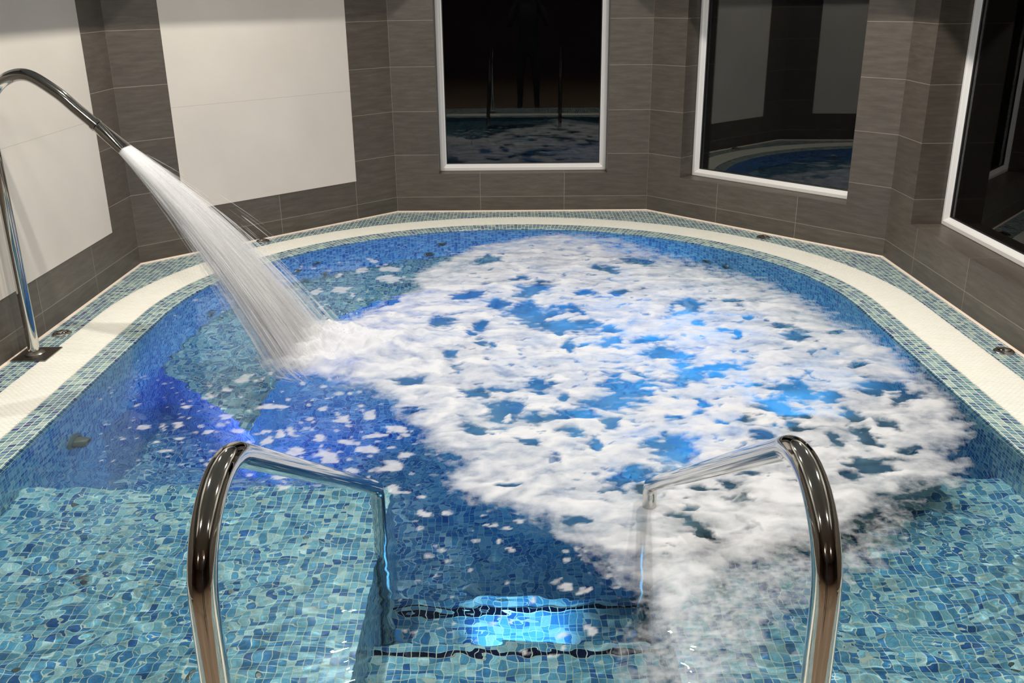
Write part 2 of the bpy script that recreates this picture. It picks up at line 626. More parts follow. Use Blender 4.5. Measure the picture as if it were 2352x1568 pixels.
def ray_poly(p, d):
    best = None
    for a, b in zip(poly_w, poly_w[1:] + poly_w[:1]):
        ex, ey = b[0] - a[0], b[1] - a[1]
        den = d[0] * ey - d[1] * ex
        if abs(den) < 1e-9: continue
        t = ((a[0] - p[0]) * ey - (a[1] - p[1]) * ex) / den
        u = ((a[0] - p[0]) * d[1] - (a[1] - p[1]) * d[0]) / den
        if t > -1e-6 and -1e-6 <= u <= 1 + 1e-6 and (best is None or t < best): best = t
    return (p[0] + d[0] * best, p[1] + d[1] * best)


V, F, CORN = [], [], []
for p in outer:
    q = ray_poly((p[0], p[1]), (-p[2], -p[3]))
    V += [(p[0], p[1], 0), (*q, 0), (p[0], p[1], -.06)]
for i in range(len(outer) - 1):
    a, b = 3 * i, 3 * i + 3
    F.append((a, a + 1, b + 1, b)[::-1])
    F.append((a, b, b + 2, a + 2)[::-1])
    # a wall corner between two neighbouring points gets its own triangle
    qa, qb = V[a + 1], V[b + 1]
    for c in poly_w[1:5]:
        d0 = (c[0] - qa[0], c[1] - qa[1]); d1 = (qb[0] - c[0], qb[1] - c[1])
        if math.hypot(*d0) < .25 and math.hypot(*d1) < .25 and d0[0] * d1[0] + d0[1] * d1[1] > 0 and d0[0] * d1[1] - d0[1] * d1[0] < -1e-7:
            CORN.append((c, a + 1, b + 1))
# front deck
y0, y1 = .62, YF - GO
b = len(V)
V += [(-2.25, y0, 0), (2.25, y0, 0), (2.25, y1, 0), (-2.25, y1, 0), (-2.25, y0, -.2), (2.25, y0, -.2)]
F += [(b, b + 1, b + 2, b + 3), (b, b + 4, b + 5, b + 1)]
for c, i, j in CORN:
    V.append((c[0], c[1], 0)); F.append((i, j, len(V) - 1))
fl = mesh('floor', V, F, M_MOS, uv=[(v[0] + .004, v[1] + v[2]) for v in V])
tag(fl, kind='structure')
# ------------------------------------------------------------------ walls, windows, panels
HT = 2.55          # ceiling
SILL = .272; OX0, OX1 = .31, 1.51


def wall_frame(P, Q):
    t = (Q - P) / np.linalg.norm(Q - P)
    n = np.array([t[1], -t[0]])       # towards the room for left -> right order
    return t, n, float(np.linalg.norm(Q - P))


def make_wall(name, P, Q, flip=False, opening=None, depth=.2, uoff=0.0):
    """P->Q runs left to right as seen from the pool; opening (s0, s1, h0, h1)"""
    t, n, L = wall_frame(P, Q)
    V, F, UVs = [], [], []

    def quad(pts, uvs):
        b = len(V)
        V.extend(pts); F.append((b, b + 1, b + 2, b + 3)); UVs.extend(uvs)

    def W(s, h, d=0.0):      # d: depth behind the wall face
        p = P + t * s - n * d
        return (p[0], p[1], h)

    def us(s): return (L - s) if flip else s + uoff

    def rect(s0, s1, h0, h1):
        quad([W(s0, h0), W(s1, h0), W(s1, h1), W(s0, h1)], [(us(s0), h0), (us(s1), h0), (us(s1), h1), (us(s0), h1)])
    Z0 = -.25
    if opening:
        a, b, h0, h1 = opening
        rect(0, a, Z0, HT); rect(b, L, Z0, HT); rect(a, b, Z0, h0); rect(a, b, h1, HT)
        quad([W(a, h0), W(a, h1), W(a, h1, depth), W(a, h0, depth)], [(.05, h0), (.05, h1), (.05 + depth, h1), (.05 + depth, h0)])
        quad([W(b, h1), W(b, h0), W(b, h0, depth), W(b, h1, depth)], [(.05, h1), (.05, h0), (.05 + depth, h0), (.05 + depth, h1)])
        quad([W(a, h0, depth), W(b, h0, depth), W(b, h0), W(a, h0)], [(us(a), .32), (us(b), .32), (us(b), .13), (us(a), .13)])
        quad([W(a, h1), W(b, h1), W(b, h1, depth), W(a, h1, depth)], [(us(a), .13), (us(b), .13), (us(b), .32), (us(a), .32)])
    else:
        rect(0, L, Z0, HT)
    # outer leaf so that the wall has its thickness
    rect_o = [(0, L, Z0, HT)] if not opening else [(0, opening[0], Z0, HT), (opening[1], L, Z0, HT), (opening[0], opening[1], Z0, opening[2]), (opening[0], opening[1], opening[3], HT)]
    for s0, s1, h0, h1 in rect_o:
        quad([W(s0, h0, depth), W(s0, h1, depth), W(s1, h1, depth), W(s1, h0, depth)], [(s0, h0), (s0, h1), (s1, h1), (s1, h0)])
    o = mesh(name, V, F, M_DARK, loopuv=UVs)
    tag(o, kind='structure')
    return o


def local_mat(P, Q, s, d=0.0, h=0.0):
    t, n, L = wall_frame(P, Q)
    p = P + t * s - n * d
    M = Matrix.Identity(4)
    M[0][0], M[1][0] = t[0], t[1]
    M[0][1], M[1][1] = -n[0], -n[1]        # local +y points out of the room
    M[0][3], M[1][3], M[2][3] = p[0], p[1], h
    return M


def make_window(num, P, Q, s0, s1, h0, h1, depth):
    w = empty('window_%d' % num)
    w.matrix_world = local_mat(P, Q, s0, depth, h0)
    tag(w, kind='structure')
    Wd, Hd = s1 - s0, h1 - h0
    fw = .047
    # mitred frame with a rounded, stepped profile: (inset, depth)
    prof = [(0.0, .06), (0.0, .004), (.004, 0.0), (.024, -.002), (.030, .002), (.040, .014), (fw, .02), (fw, .06)]
    V, F = [], []
    for ins, dp in prof:
        V += [(ins, dp, ins), (Wd - ins, dp, ins), (Wd - ins, dp, Hd - ins), (ins, dp, Hd - ins)]
    for j in range(len(prof) - 1):
        for i in range(4):
            k = (i + 1) % 4
            F.append((j * 4 + i, j * 4 + k, j * 4 + 4 + k, j * 4 + 4 + i))
    mesh('window_frame', V, F, M_FRAME, w)
    # dark gasket
    g = .006
    V, F = [], []
    for ins, dp in ((fw - .001, .021), (fw + g, .024), (fw + g, .03)):
        V += [(ins, dp, ins), (Wd - ins, dp, ins), (Wd - ins, dp, Hd - ins), (ins, dp, Hd - ins)]
    for j in range(2):
        for i in range(4):
            k = (i + 1) % 4
            F.append((j * 4 + i, j * 4 + k, j * 4 + 4 + k, j * 4 + 4 + i))
    mesh('gasket', V, F, simple('black_gasket', (.012, .012, .012, 1), .5), w)
    bm = bmesh.new(); box(bm, fw - .004, Wd - fw + .004, .028, .034, fw - .004, Hd - fw + .004)
    from_bm('glass_pane', bm, M_GLASS, w, False)
    return w


# left side wall runs towards the camera: order W0 -> A seen from the pool is left to right
make_wall('wall_left', W0, A, flip=True)
make_wall('wall_back_left', A, B, uoff=.24)
make_wall('wall_back', B, Cc, opening=(.308, 1.502, SILL, 2.15))
make_wall('wall_back_right', Cc, D, opening=(.285, 1.525, SILL, 1.86))
LR = float(np.linalg.norm(W5 - D))
make_wall('wall_right', D, W5, opening=(.315, 1.515, SILL, 1.86), uoff=.19)
make_window(1, B, Cc, .308, 1.502, SILL, 2.15, .11)
make_window(2, Cc, D, .285, 1.525, SILL, 1.86, .13)
make_window(3, D, W5, .315, 1.515, SILL, 1.86, .165)


def make_panel(P, Q, s0, s1, label, mirror=None):
    w = mesh('wall_panel', [], [], M_WHITE)
    M = local_mat(P, Q, s0, 0, SILL)
    w.matrix_world = M
    bm = bmesh.new(); box(bm, 0, s1 - s0, -.0025, .02, 0, 1.8)
    bm.to_mesh(w.data); bm.free()
    l = w.data.uv_layers.new(name='UVMap')
    for lp in w.data.loops:
        c = w.data.vertices[lp.vertex_index].co
        l.data[lp.index].uv = (c.x + s0, c.z + SILL)
    tag(w, label, 'wall panel', 'white tile wall panels')
    return w


LL = float(np.linalg.norm(A - W0))
make_panel(A, B, .31, 1.565, 'large white tile panel in the dark back wall, beside the corner window')
make_panel(W0, A, LL - 1.53, LL - .322, 'large white tile panel behind the steel water spout pole')


# thin cream caulk line where walls meet the deck
def caulk(i, P, Q):
    t, n, L = wall_frame(P, Q)
    a = P; b = Q
    V = [];
    for p in (a, b):
        q = p + n * .007
        V += [(p[0], p[1], .009), (q[0], q[1], .0015), (q[0], q[1], -.01), (p[0], p[1], -.01)]
    o = mesh('trim_%d' % i, V, [(0, 1, 5, 4), (1, 2, 6, 5), (0, 3, 2, 1), (4, 5, 6, 7)], M_CAULK)
    tag(o, kind='structure')


for i, (P, Q) in enumerate(((W0, A), (A, B), (B, Cc), (Cc, D), (D, W5))): caulk(i + 2, P, Q)

# ceiling; unseen bulkheads added along side and diagonal walls to shade their tops
o = mesh('ceiling', [(-6, -6, HT), (6, -6, HT), (6, 7.2, HT), (-6, 7.2, HT)], [(0, 3, 2, 1)], M_CEIL); tag(o, kind='structure')


def prism(name, pts, z0, z1, mat):
    n = len(pts)
    V = [(*p, z0) for p in pts] + [(*p, z1) for p in pts]
    F = [tuple(reversed(range(n))), tuple(range(n, 2 * n))] + [(i, (i + 1) % n, n + (i + 1) % n, n + i) for i in range(n)]
    return mesh(name, V, F, mat)


EB, ZC = .52, 1.90


def off_corner(P, Q, R_):
    """inner corner of two shading bulkheads EB from walls PQ and QR"""
    t1, n1, _ = wall_frame(P, Q); t2, n2, _ = wall_frame(Q, R_)
    Mx = np.array([n1, n2]); rhs = np.array([n1 @ Q + EB, n2 @ Q + EB])
    return np.linalg.solve(Mx, rhs)


cl = off_corner(W0, A, B); cr = off_corner(Cc, D, W5)
t2, n2, _ = wall_frame(A, B); t4, n4, _ = wall_frame(Cc, D)
bl_end = B + n2 * EB; br_end = Cc + n4 * EB
o = prism('trim_7', [tuple(W0 + np.array([-.1, 0])), tuple(W0 + np.array([EB, 0])), tuple(cl), tuple(bl_end), tuple(B - n2 * .1), tuple(A + np.array([-.1, .1]))], ZC, HT - .001, M_CEIL)
tag(o, kind='structure')
o = prism('trim_8', [tuple(W5 + np.array([.1, 0])), tuple(D + np.array([.1, .1])), tuple(Cc - n4 * .1), tuple(br_end), tuple(cr), tuple(W5 + np.array([-EB, 0]))], ZC, HT - .001, M_CEIL)
tag(o, kind='structure')

# dim hall behind the photographer
o = mesh('floor.001', [(-6, -6, -.15), (6, -6, -.15), (6, .7, -.15), (-6, .7, -.15)], [(0, 1, 2, 3)], M_FLOOR); tag(o, kind='structure')
o = mesh('wall_front', [(-6, -6, -.25), (6, -6, -.25), (6, -6, HT), (-6, -6, HT)], [(0, 1, 2, 3)], M_HALL); tag(o, kind='structure')
for nm, sx in (('wall_hall_left', -1), ('wall_hall_right', 1)):
    V = [(sx * 6, -6, -.25), (sx * 6, YEND, -.25), (sx * 2.2, YEND, -.25), (sx * 6, -6, HT), (sx * 6, YEND, HT), (sx * 2.2, YEND, HT)]
    o = mesh(nm, V, [(0, 1, 4, 3), (1, 2, 5, 4)], M_HALL); tag(o, kind='structure')
# broad steps up to the pool deck
bm = bmesh.new(); box(bm, -2.2, 2.2, .28, .62, -.15, -.075)
o = from_bm('entrance_step', bm, M_FLOOR, None, False)
tag(o, 'low pinkish tiled step in front of the pool deck', 'step')

# ------------------------------------------------------------------ ceiling lamps
M_LAMP = emit('lamp_glow', (1, .93, .82, 1), 60)
LAMPX, LAMPY = (-1.1, 1.1), (4.9, 3.3, 1.7, .1)
order = {4.9: 'by the far window', 3.3: 'over the middle of the pool', 1.7: 'over the handrails', .1: 'behind the handrails, over the hall'}
LAMPS = []
for y in LAMPY:
    for x in LAMPX:
        e = empty('ceiling_lamp', (x, y, HT))
        tag(e, 'small round ceiling downlight %s, on the %s side' % (order[y], 'spout' if x < 0 else 'window'), 'ceiling lamp', 'ceiling downlights in two rows')
        bm = bmesh.new(); lathe(bm, [(.034, -.001), (.05, -.001), (.052, -.006), (.046, -.012), (.036, -.012), (.034, -.004)], 24)
        from_bm('lamp_rim', bm, M_FRAME, e)
        bm = bmesh.new(); lathe(bm, [(.033, -.002), (.033, -.006), (.02, -.0075)], 24)
        from_bm('lamp_lens', bm, M_LAMP, e)
        L = bpy.data.lights.new('downlight', 'AREA'); L.shape = 'DISK'; L.size = .06
        L.energy = {4.9: 33, 3.3: 33, 1.7: 27, .1: 25}[y]; L.color = (1, .955, .89)
        lo = bpy.data.objects.new('downlight', L); C.objects.link(lo); lo.location = (x, y, HT - .014)
        LAMPS.append(lo)

for x in (-1.6, 1.6):  # unseen lamps added to brighten the hall mirrored in the far window
    e = empty('ceiling_lamp', (x, -2.6, HT))
    tag(e, 'unseen warm fill lamp added deep in the dim hall, %s' % ('nearer the spout wall' if x < 0 else 'nearer the window wall'), 'ceiling lamp', 'added hall fill lamps')
    bm = bmesh.new(); lathe(bm, [(.05, -.001), (.07, -.001), (.07, -.012), (.05, -.012)], 24)
    from_bm('lamp_rim', bm, M_FRAME, e)
    bm = bmesh.new(); lathe(bm, [(.049, -.002), (.049, -.008), (.02, -.0095)], 24)
    from_bm('lamp_lens', bm, emit('hall_fill_glow', (1, .6, .45, 1), 6), e)
    L = bpy.data.lights.new('hall_fill_light', 'AREA'); L.shape = 'DISK'; L.size = .1; L.energy = 28; L.color = (1, .8, .62)
    lo = bpy.data.objects.new('hall_fill_light', L); C.objects.link(lo); lo.location = (x, -2.6, HT - .016)

# ------------------------------------------------------------------ underwater lamps
def pool_lamp(loc, aim, col, power, label, size=.09, glow=14, spot=None):
    d = Vector(aim).normalized()
    q = d.to_track_quat('Z', 'Y')
    e = empty('pool_lamp', loc); e.rotation_mode = 'QUATERNION'; e.rotation_quaternion = q
    tag(e, label, 'pool lamp', 'blue underwater pool lamps')
    r = size
    bm = bmesh.new(); lathe(bm, [(r, 0), (r + .018, 0), (r + .018, .006), (r + .008, .014), (r, .012)], 32)
    from_bm('lamp_rim', bm, M_STEEL2, e)
    bm = bmesh.new(); lathe(bm, [(r - .001, .001), (r - .001, .006), (r * .7, .009), (r * .3, .010)], 32)
    from_bm('lamp_lens', bm, emit('blue_lens_%d' % len(bpy.data.materials), col, glow), e)
    L = bpy.data.lights.new('pool_light', 'AREA' if spot is None else 'SPOT')
    if spot is None:
        L.shape = 'DISK'; L.size = 2 * r
    else:
        L.spot_size = spot; L.spot_blend = .6; L.shadow_soft_size = r * .6
    L.energy = power; L.color = col[:3]
    lo = bpy.data.objects.new('pool_light', L); C.objects.link(lo)
    lo.location = Vector(loc) + d * .02
    lo.rotation_mode = 'QUATERNION'; lo.rotation_quaternion = (-d).to_track_quat('Z', 'Y')
    return lo


BLUE = (.12, .38, 1, 1)
pool_lamp((.02, Y2 + .001, -.77), (0, 1, -.95), (.22, .62, 1, 1), 44, 'bright blue underwater lamp below the step between the handrails', .05, 30, math.radians(100))
pool_lamp((-1.05, 2.951, -.66), (.02, 1, .05), (.12, .18, 1, 1), 120, 'violet blue underwater lamp under the ledge beside the spout', .09, 14, math.radians(85))
pool_lamp((1.05, 2.951, -.66), (.16, 1, .42), (.05, .45, 1, 1), 110, 'added cyan fill lamp under the ledge on the window side, beneath the foam', .09, 14, math.radians(70))  # extra lamp, added to brighten the water on the window side
pool_lamp((RW - BW - .001, 3.95, -.78), (-.75, .8, .05), (.06, .42, 1, 1), 36, 'cyan blue underwater lamp in the bench below the right foam', .09, 1.6)
pool_lamp((-RW + BW + .001, 4.9, -.86), (.6, .7, .05), BLUE, 24, 'blue underwater lamp in the bench under the water jet', .09, 1.4)

# ------------------------------------------------------------------ water surface
GRID = .0095
xs = np.arange(-1.77, 1.7701, .0075); ys = np.concatenate([np.arange(YF - .03, 3.0, .0062), np.arange(3.0, YC + 1.78, .0105)])
X, Y = np.meshgrid(xs, ys)
R_ = np.where(Y > YC, np.hypot(X, Y - YC), np.abs(X))
JX, JY = -.93, 3.93
dj = np.hypot(X - JX, Y - JY)
amp = .55 + 1.5 * np.exp(-(dj / .7) ** 2)
amp = amp * (1 - .5 * sstep(1.5, 1.72, R_))
near = sstep(3.2, 2.4, Y)


RM = 0.0


def ripple(X, Y):
    R = np.where(Y > YC, np.hypot(X, Y - YC), np.abs(X))
    dj = np.hypot(X - JX, Y - JY)
    nr = sstep(3.1, 2.3, Y)
    amp = (.50 + .38 * nr + .5 * np.exp(-(dj / .45) ** 2)) * (1 - .65 * sstep(1.5, 1.72, R))
    w1 = X + .12 * gnoise(X * 2.2, Y * 2.2, 4); w2 = Y + .10 * gnoise(X * 2.2 + 7, Y * 2.2, 6)
    rid = np.sqrt(gnoise(w1 * 4.5 + 2, w2 * 8.5, 8) ** 2 + .012)
    rid2 = np.sqrt(gnoise(w1 * 10 + 2, w2 * 19, 9) ** 2 + .015)
    z = .0046 * gnoise(w1 * 3.6, w2 * 7.0, 1) + .0030 * gnoise(w1 * 9 + 3, w2 * 15, 2) - .0068 * rid - .0034 * rid2
    z = z + (.0009 + .0009 * nr) * gnoise(w1 * 21, w2 * 34, 3) + .0003 * nr * gnoise(w1 * 40, w2 * 60, 12)
    rec = 1 - .6 * sstep(.75, .45, np.abs(X)) * sstep(2.75, 2.4, Y)
    return (z - RM) * amp * rec - .0075 + .012 * np.exp(-(dj / .25) ** 2) * np.sin(dj * 55) * .4


RM = float(np.mean((ripple(X, Y) + .0075)[(Y > 2.5) & (R_ < 1.4) & (np.hypot(X - JX, Y - JY) > 1.0)]))
Zw = ripple(X, Y)
inside = R_ < 1.765
idx = -np.ones(X.shape, int); idx[inside] = np.arange(inside.sum())
Vw = np.c_[X[inside], Y[inside], Zw[inside]]
q = (inside[:-1, :-1] & inside[1:, :-1] & inside[:-1, 1:] & inside[1:, 1:])
Fq = np.c_[idx[:-1, :-1][q], idx[:-1, 1:][q], idx[1:, 1:][q], idx[1:, :-1][q]]


def grid_obj(name, V, F, mat, attr=None):
    me = bpy.data.meshes.new(name)
    me.vertices.add(len(V)); me.vertices.foreach_set('co', np.asarray(V, np.float32).ravel())
    me.loops.add(F.size); me.loops.foreach_set('vertex_index', F.astype(np.int32).ravel())
    me.polygons.add(len(F)); me.polygons.foreach_set('loop_start', np.arange(0, F.size, F.shape[1], dtype=np.int32))
    me.update(calc_edges=True)
    me.polygons.foreach_set('use_smooth', np.ones(len(F), bool))
    if attr is not None:
        a = me.attributes.new('thickness', 'FLOAT', 'POINT'); a.data.foreach_set('value', np.asarray(attr, np.float32))
    me.materials.append(mat); me.validate(); me.update()
    o = bpy.data.objects.new(name, me); C.objects.link(o); return o


water = grid_obj('water', Vw, Fq, M_WATER)
tag(water, 'clear rippled blue water filling the spa pool', 'water', kind='stuff')

# ------------------------------------------------------------------ foam (outlines read off the photograph, laid on the water)
POLY = [(585, 850), (610, 800), (700, 735), (790, 735), (870, 690), (960, 655), (930, 640), (1000, 600), (1030, 588), (1090, 560), (1190, 545), (1290, 533),
        (1380, 545), (1420, 570), (1500, 588), (1560, 600), (1640, 622), (1700, 638), (1770, 662), (1850, 688), (1900, 718), (1950, 742), (2010, 768),
        (2060, 800), (2110, 848), (2150, 885), (2200, 915), (2245, 970), (2232, 1012), (2185, 1030), (2222, 1070), (2212, 1112), (2130, 1122), (2050, 1140),
        (2035, 1180), (1960, 1230), (1890, 1255), (1790, 1285), (1700, 1310), (1640, 1370), (1600, 1430), (1560, 1470), (1500, 1440), (1475, 1400), (1400, 1330), (1330, 1262),
        (1250, 1205), (1180, 1172), (1090, 1150), (1020, 1130), (1000, 1085), (1050, 1060), (990, 1040), (960, 1000), (930, 968), (880, 920), (830, 895), (780, 885), (690, 868)]
THIN = [(1300, 1190), (1500, 1230), (1700, 1260), (1900, 1240), (2060, 1150), (2120, 1120), (2080, 1260), (1930, 1340), (1830, 1400), (1790, 1500), (1700, 1600), (1380, 1600),
        (1430, 1500), (1450, 1420), (1380, 1330)]
THIN2 = [(1180, 560), (1260, 528), (1420, 540), (1560, 585), (1780, 640), (1950, 730), (2100, 830), (2200, 900), (2160, 960), (1950, 800), (1700, 670), (1450, 620), (1240, 600)]
HOLES = '1222,663,45,14,-15 1069,677,38,10,-5 1144,697,28,12,0 1265,735,95,26,13 1210,712,36,22,0 1338,745,42,16,0 1304,705,40,8,0 1320,717,28,7,0 1348,670,26,8,5 1426,672,24,6,0 1195,636,20,6,-10 1392,616,30,8,10 1460,598,45,9,5 1117,595,32,9,-10 1018,738,32,16,-10 1106,748,18,12,0 1072,768,15,11,0 933,877,38,10,-5 1110,793,15,9,0 1133,797,10,8,0 1314,793,16,18,0 1351,794,20,6,-10 1406,779,28,13,-15 1400,752,22,9,0 1491,779,40,9,0 1528,810,62,16,5 1566,835,20,9,0 1443,888,60,42,0 1392,922,60,14,-5 1232,877,36,16,10 1246,896,16,5,0 1093,901,34,12,0 1161,896,32,6,0 1158,942,50,30,0 1239,958,62,11,-5 1324,952,60,12,-3 1402,966,22,17,0 1294,911,18,9,-15 1542,956,20,7,0 1311,990,28,10,10 1086,980,30,12,10 1127,990,15,5,10 1212,1014,24,9,15 1358,1017,18,16,0 1545,1015,46,19,-5 1032,820,18,8,0 895,690,26,6,-15 967,938,30,5,0 1579,704,38,20,-10 1606,738,16,6,0 1797,748,30,8,5 1827,768,32,12,0 1919,763,28,6,0 1685,687,18,5,0 1715,728,17,4,10 1688,767,14,9,0 1654,757,22,4,5 1712,806,14,4,0 1569,816,26,10,0 1637,843,78,10,-5 1586,860,56,19,-15 1654,860,25,8,0 1820,898,66,22,10 1909,911,30,14,10 1824,866,18,6,5 1742,881,35,6,5 1783,935,52,20,18 1844,949,22,6,0 2028,888,50,14,0 2001,901,30,8,10 2089,908,34,12,-15 1977,837,25,9,0 1957,952,22,15,0 1610,922,24,7,20 1617,945,18,10,20 1705,959,14,6,0 1647,915,17,4,0 2038,973,33,10,20 1831,976,25,10,15 1994,1000,40,14,25 1912,1007,30,10,28 1770,1002,32,11,5 1787,973,8,7,0 1654,969,17,7,15 1998,1068,46,18,0 1950,1092,28,9,0 1665,1110,22,12,0 1617,1121,28,5,0 1573,1188,20,8,20 1610,1217,38,12,30 2090,1033,25,12,0 1452,1081,60,20,-5 1415,1105,30,14,0 1517,1095,28,24,0 1560,1040,48,22,-10 1174,1109,30,5,0 1329,1188,28,8,-5 1048,1047,45,8,12 870,650,60,12,-5 940,610,60,8,-5 820,640,50,8,0 700,690,40,14,0 1480,1120,24,10,0'
ISLES = '1450,868,26,10,0 1290,727,40,6,-10 1560,706,12,8,0 1330,733,30,5,-8 2040,897,20,3,-5 1170,958,10,6,0'
FLECKS = '328,976,9,5 364,978,7,4 406,974,12,4 430,929,11,4 303,932,7,3 412,1002,14,4 480,986,11,5 541,988,12,7 609,990,10,8 636,997,13,9 670,990,11,12 602,1013,20,11 524,956,11,5 622,934,32,6 481,906,8,6 520,896,11,6 565,874,15,11 442,959,6,3 728,1003,14,6 748,932,13,6 707,927,10,5 900,1068,36,13 965,1174,18,14 957,1140,15,7 907,1119,14,10 1027,1177,8,6 1120,1207,8,5 1149,1219,13,4 1195,1201,10,9 1178,1255,10,7 1133,1237,7,4 1301,1339,14,8 1329,1352,15,4 1222,1375,10,6 1298,1448,11,9 1281,1478,9,5 1363,1438,18,9 1198,1500,7,4 1245,1503,7,4 744,1050,24,13 628,1098,13,7 653,1117,16,6 384,1031,15,4 782,630,10,5 837,620,12,8 855,596,10,6 888,638,34,8 776,662,22,8 731,667,14,6 804,673,9,5 745,704,8,5 650,643,5,4 893,615,22,6 690,1030,18,8 800,1010,22,8 850,1030,20,8 780,960,16,7 850,950,14,7 905,985,22,9 820,1075,18,6 700,1075,14,5 860,1000,12,6 930,1040,18,9 760,1105,12,5 350,1010,9,3 290,1000,7,3'


def poly_sdf(px, py, pts):
    """positive inside"""
    d2 = np.full(px.shape, 1e9); ins = np.zeros(px.shape, bool)
    n = len(pts)
    for i in range(n):
        ax, ay = pts[i]; bx, by = pts[(i + 1) % n]
        ex, ey = bx - ax, by - ay
        t = np.clip(((px - ax) * ex + (py - ay) * ey) / (ex * ex + ey * ey + 1e-12), 0, 1)
        d2 = np.minimum(d2, (px - ax - t * ex) ** 2 + (py - ay - t * ey) ** 2)
        cond = ((ay > py) != (by > py))
        with np.errstate(divide='ignore', invalid='ignore'):
            xi = (bx - ax) * (py - ay) / (by - ay) + ax
        ins ^= cond & (px < xi)
    return np.where(ins, 1, -1) * np.sqrt(d2)


def wpoly(pts): return [tuple(pix(*p)[:2]) for p in pts]


def ell(spec):
    out = []
    for tok in spec.split():
        t = [float(k) for k in tok.split(',')]
        u, v, ru, rv = t[:4]; a = math.radians(t[4] if len(t) > 4 else 0)
        c = pix(u, v)[:2]
        e1 = pix(u + ru * math.cos(a), v + ru * math.sin(a))[:2] - c
        e2 = pix(u - rv * math.sin(a), v + rv * math.cos(a))[:2] - c
        out.append((c, np.linalg.inv(np.array([e1, e2]).T), max(np.linalg.norm(e1), np.linalg.norm(e2))))
    return out


FG = .0085
xs = np.arange(-1.72, 1.7201, FG); ys = np.arange(1.75, YC + 1.72, FG)
X, Y = np.meshgrid(xs, ys)
R_ = np.where(Y > YC, np.hypot(X, Y - YC), np.abs(X))
wx = X + .045 * fbm(X * 5, Y * 6, 3, 20) + .022 * fbm(X * 17, Y * 26, 3, 23)
wy = Y + .040 * fbm(X * 5 + 40, Y * 6, 3, 26) + .016 * fbm(X * 17, Y * 26 + 9, 3, 29)
core = poly_sdf(wx, wy, wpoly(POLY))
rag = .035 * fbm(X * 16, Y * 16, 3, 33)
th = sstep(-.02, .10, core + rag)
swirl = fbm(wx * 5 + 2 * gnoise(X * 3, Y * 3, 50), wy * 10, 4, 41)
swirl2 = fbm(wx * 9 + 1.2 * gnoise(X * 5, Y * 5, 51), wy * 20, 4, 141)
th = th * (.66 + .46 * swirl + .30 * swirl2)
core_in = sstep(0, .3, core)
th = th + .10 * core_in
hol = np.zeros_like(th)


def splat(arr, els, lo, hi, jag, seed):
    nz = jag * fbm(X * 16, Y * 26, 3, seed)
    for c, Mi, r in els:
        m = (np.abs(X - c[0]) < r * 1.6 + .08) & (np.abs(Y - c[1]) < r * 1.6 + .08)
        if not m.any(): continue
        dx, dy = wx[m] - c[0], wy[m] - c[1]
        qx = Mi[0, 0] * dx + Mi[0, 1] * dy; qy = Mi[1, 0] * dx + Mi[1, 1] * dy
        v = 1 - sstep(lo, hi, np.hypot(qx, qy) + nz[m])
        arr[m] = np.maximum(arr[m], v)


splat(hol, ell(HOLES), .66, 1.38, .75, 60)
isl = np.zeros_like(th); splat(isl, ell(ISLES), .7, 1.1, .4, 66)
# extra small gaps
ft = fbm(wx * 12, wy * 18, 3, 71)
small = sstep(.30, .55, ft) * sstep(.05, .3, core)
hol = np.maximum(hol, .8 * small * (np.hypot(X - JX - .2, Y - JY) > .45))
th = th * (1 - hol); th = np.maximum(th, .8 * isl)
# thin bubbly veil
thin = sstep(-.03, .14, poly_sdf(wx, wy, wpoly(THIN)) + rag)
veil = thin * (.40 + .22 * fbm(X * 14, Y * 20, 2, 82) + .34 * fbm(X * 55, Y * 80, 2, 80))
th = np.maximum(th, np.clip(veil, 0, .62) * (1 - .6 * hol))
thin2 = sstep(-.02, .12, poly_sdf(wx, wy, wpoly(THIN2)) + rag)
th = np.maximum(th, np.clip(thin2 * (.38 + .7 * fbm(X * 10, Y * 16, 3, 84)), 0, .6) * (1 - hol))
# loose flecks
fk = np.zeros_like(th); splat(fk, ell(FLECKS), .75, 1.15, .5, 90)
rnd = []
for _ in range(260):
    u = random.uniform(230, 960); v = random.uniform(860, 1130)
    if v > 1080 and u < 560: continue
    s_ = random.uniform(1.2, 4.0) * (.6 + .5 * (u > 450))
    rnd.append('%f,%f,%f,%f' % (u, v, s_ * random.uniform(1.2, 2.4), s_))
for _ in range(70):
    u = random.uniform(400, 950); v = random.uniform(600, 760); s_ = random.uniform(1.2, 3)
    rnd.append('%f,%f,%f,%f' % (u, v, s_ * 2.2, s_))
for _ in range(40):
    u = random.uniform(900, 1420); v = random.uniform(1160, 1480); s_ = random.uniform(2, 6)
    rnd.append('%f,%f,%f,%f' % (u, v, s_ * 1.6, s_))
fk2 = np.zeros_like(th)
wx0, wy0 = wx, wy
wx, wy = X, Y
splat(fk2, ell(' '.join(rnd)), .6, 1.2, .3, 93)
wx, wy = wx0, wy0
th = np.maximum(th, .60 * fk); th = np.maximum(th, .46 * fk2)
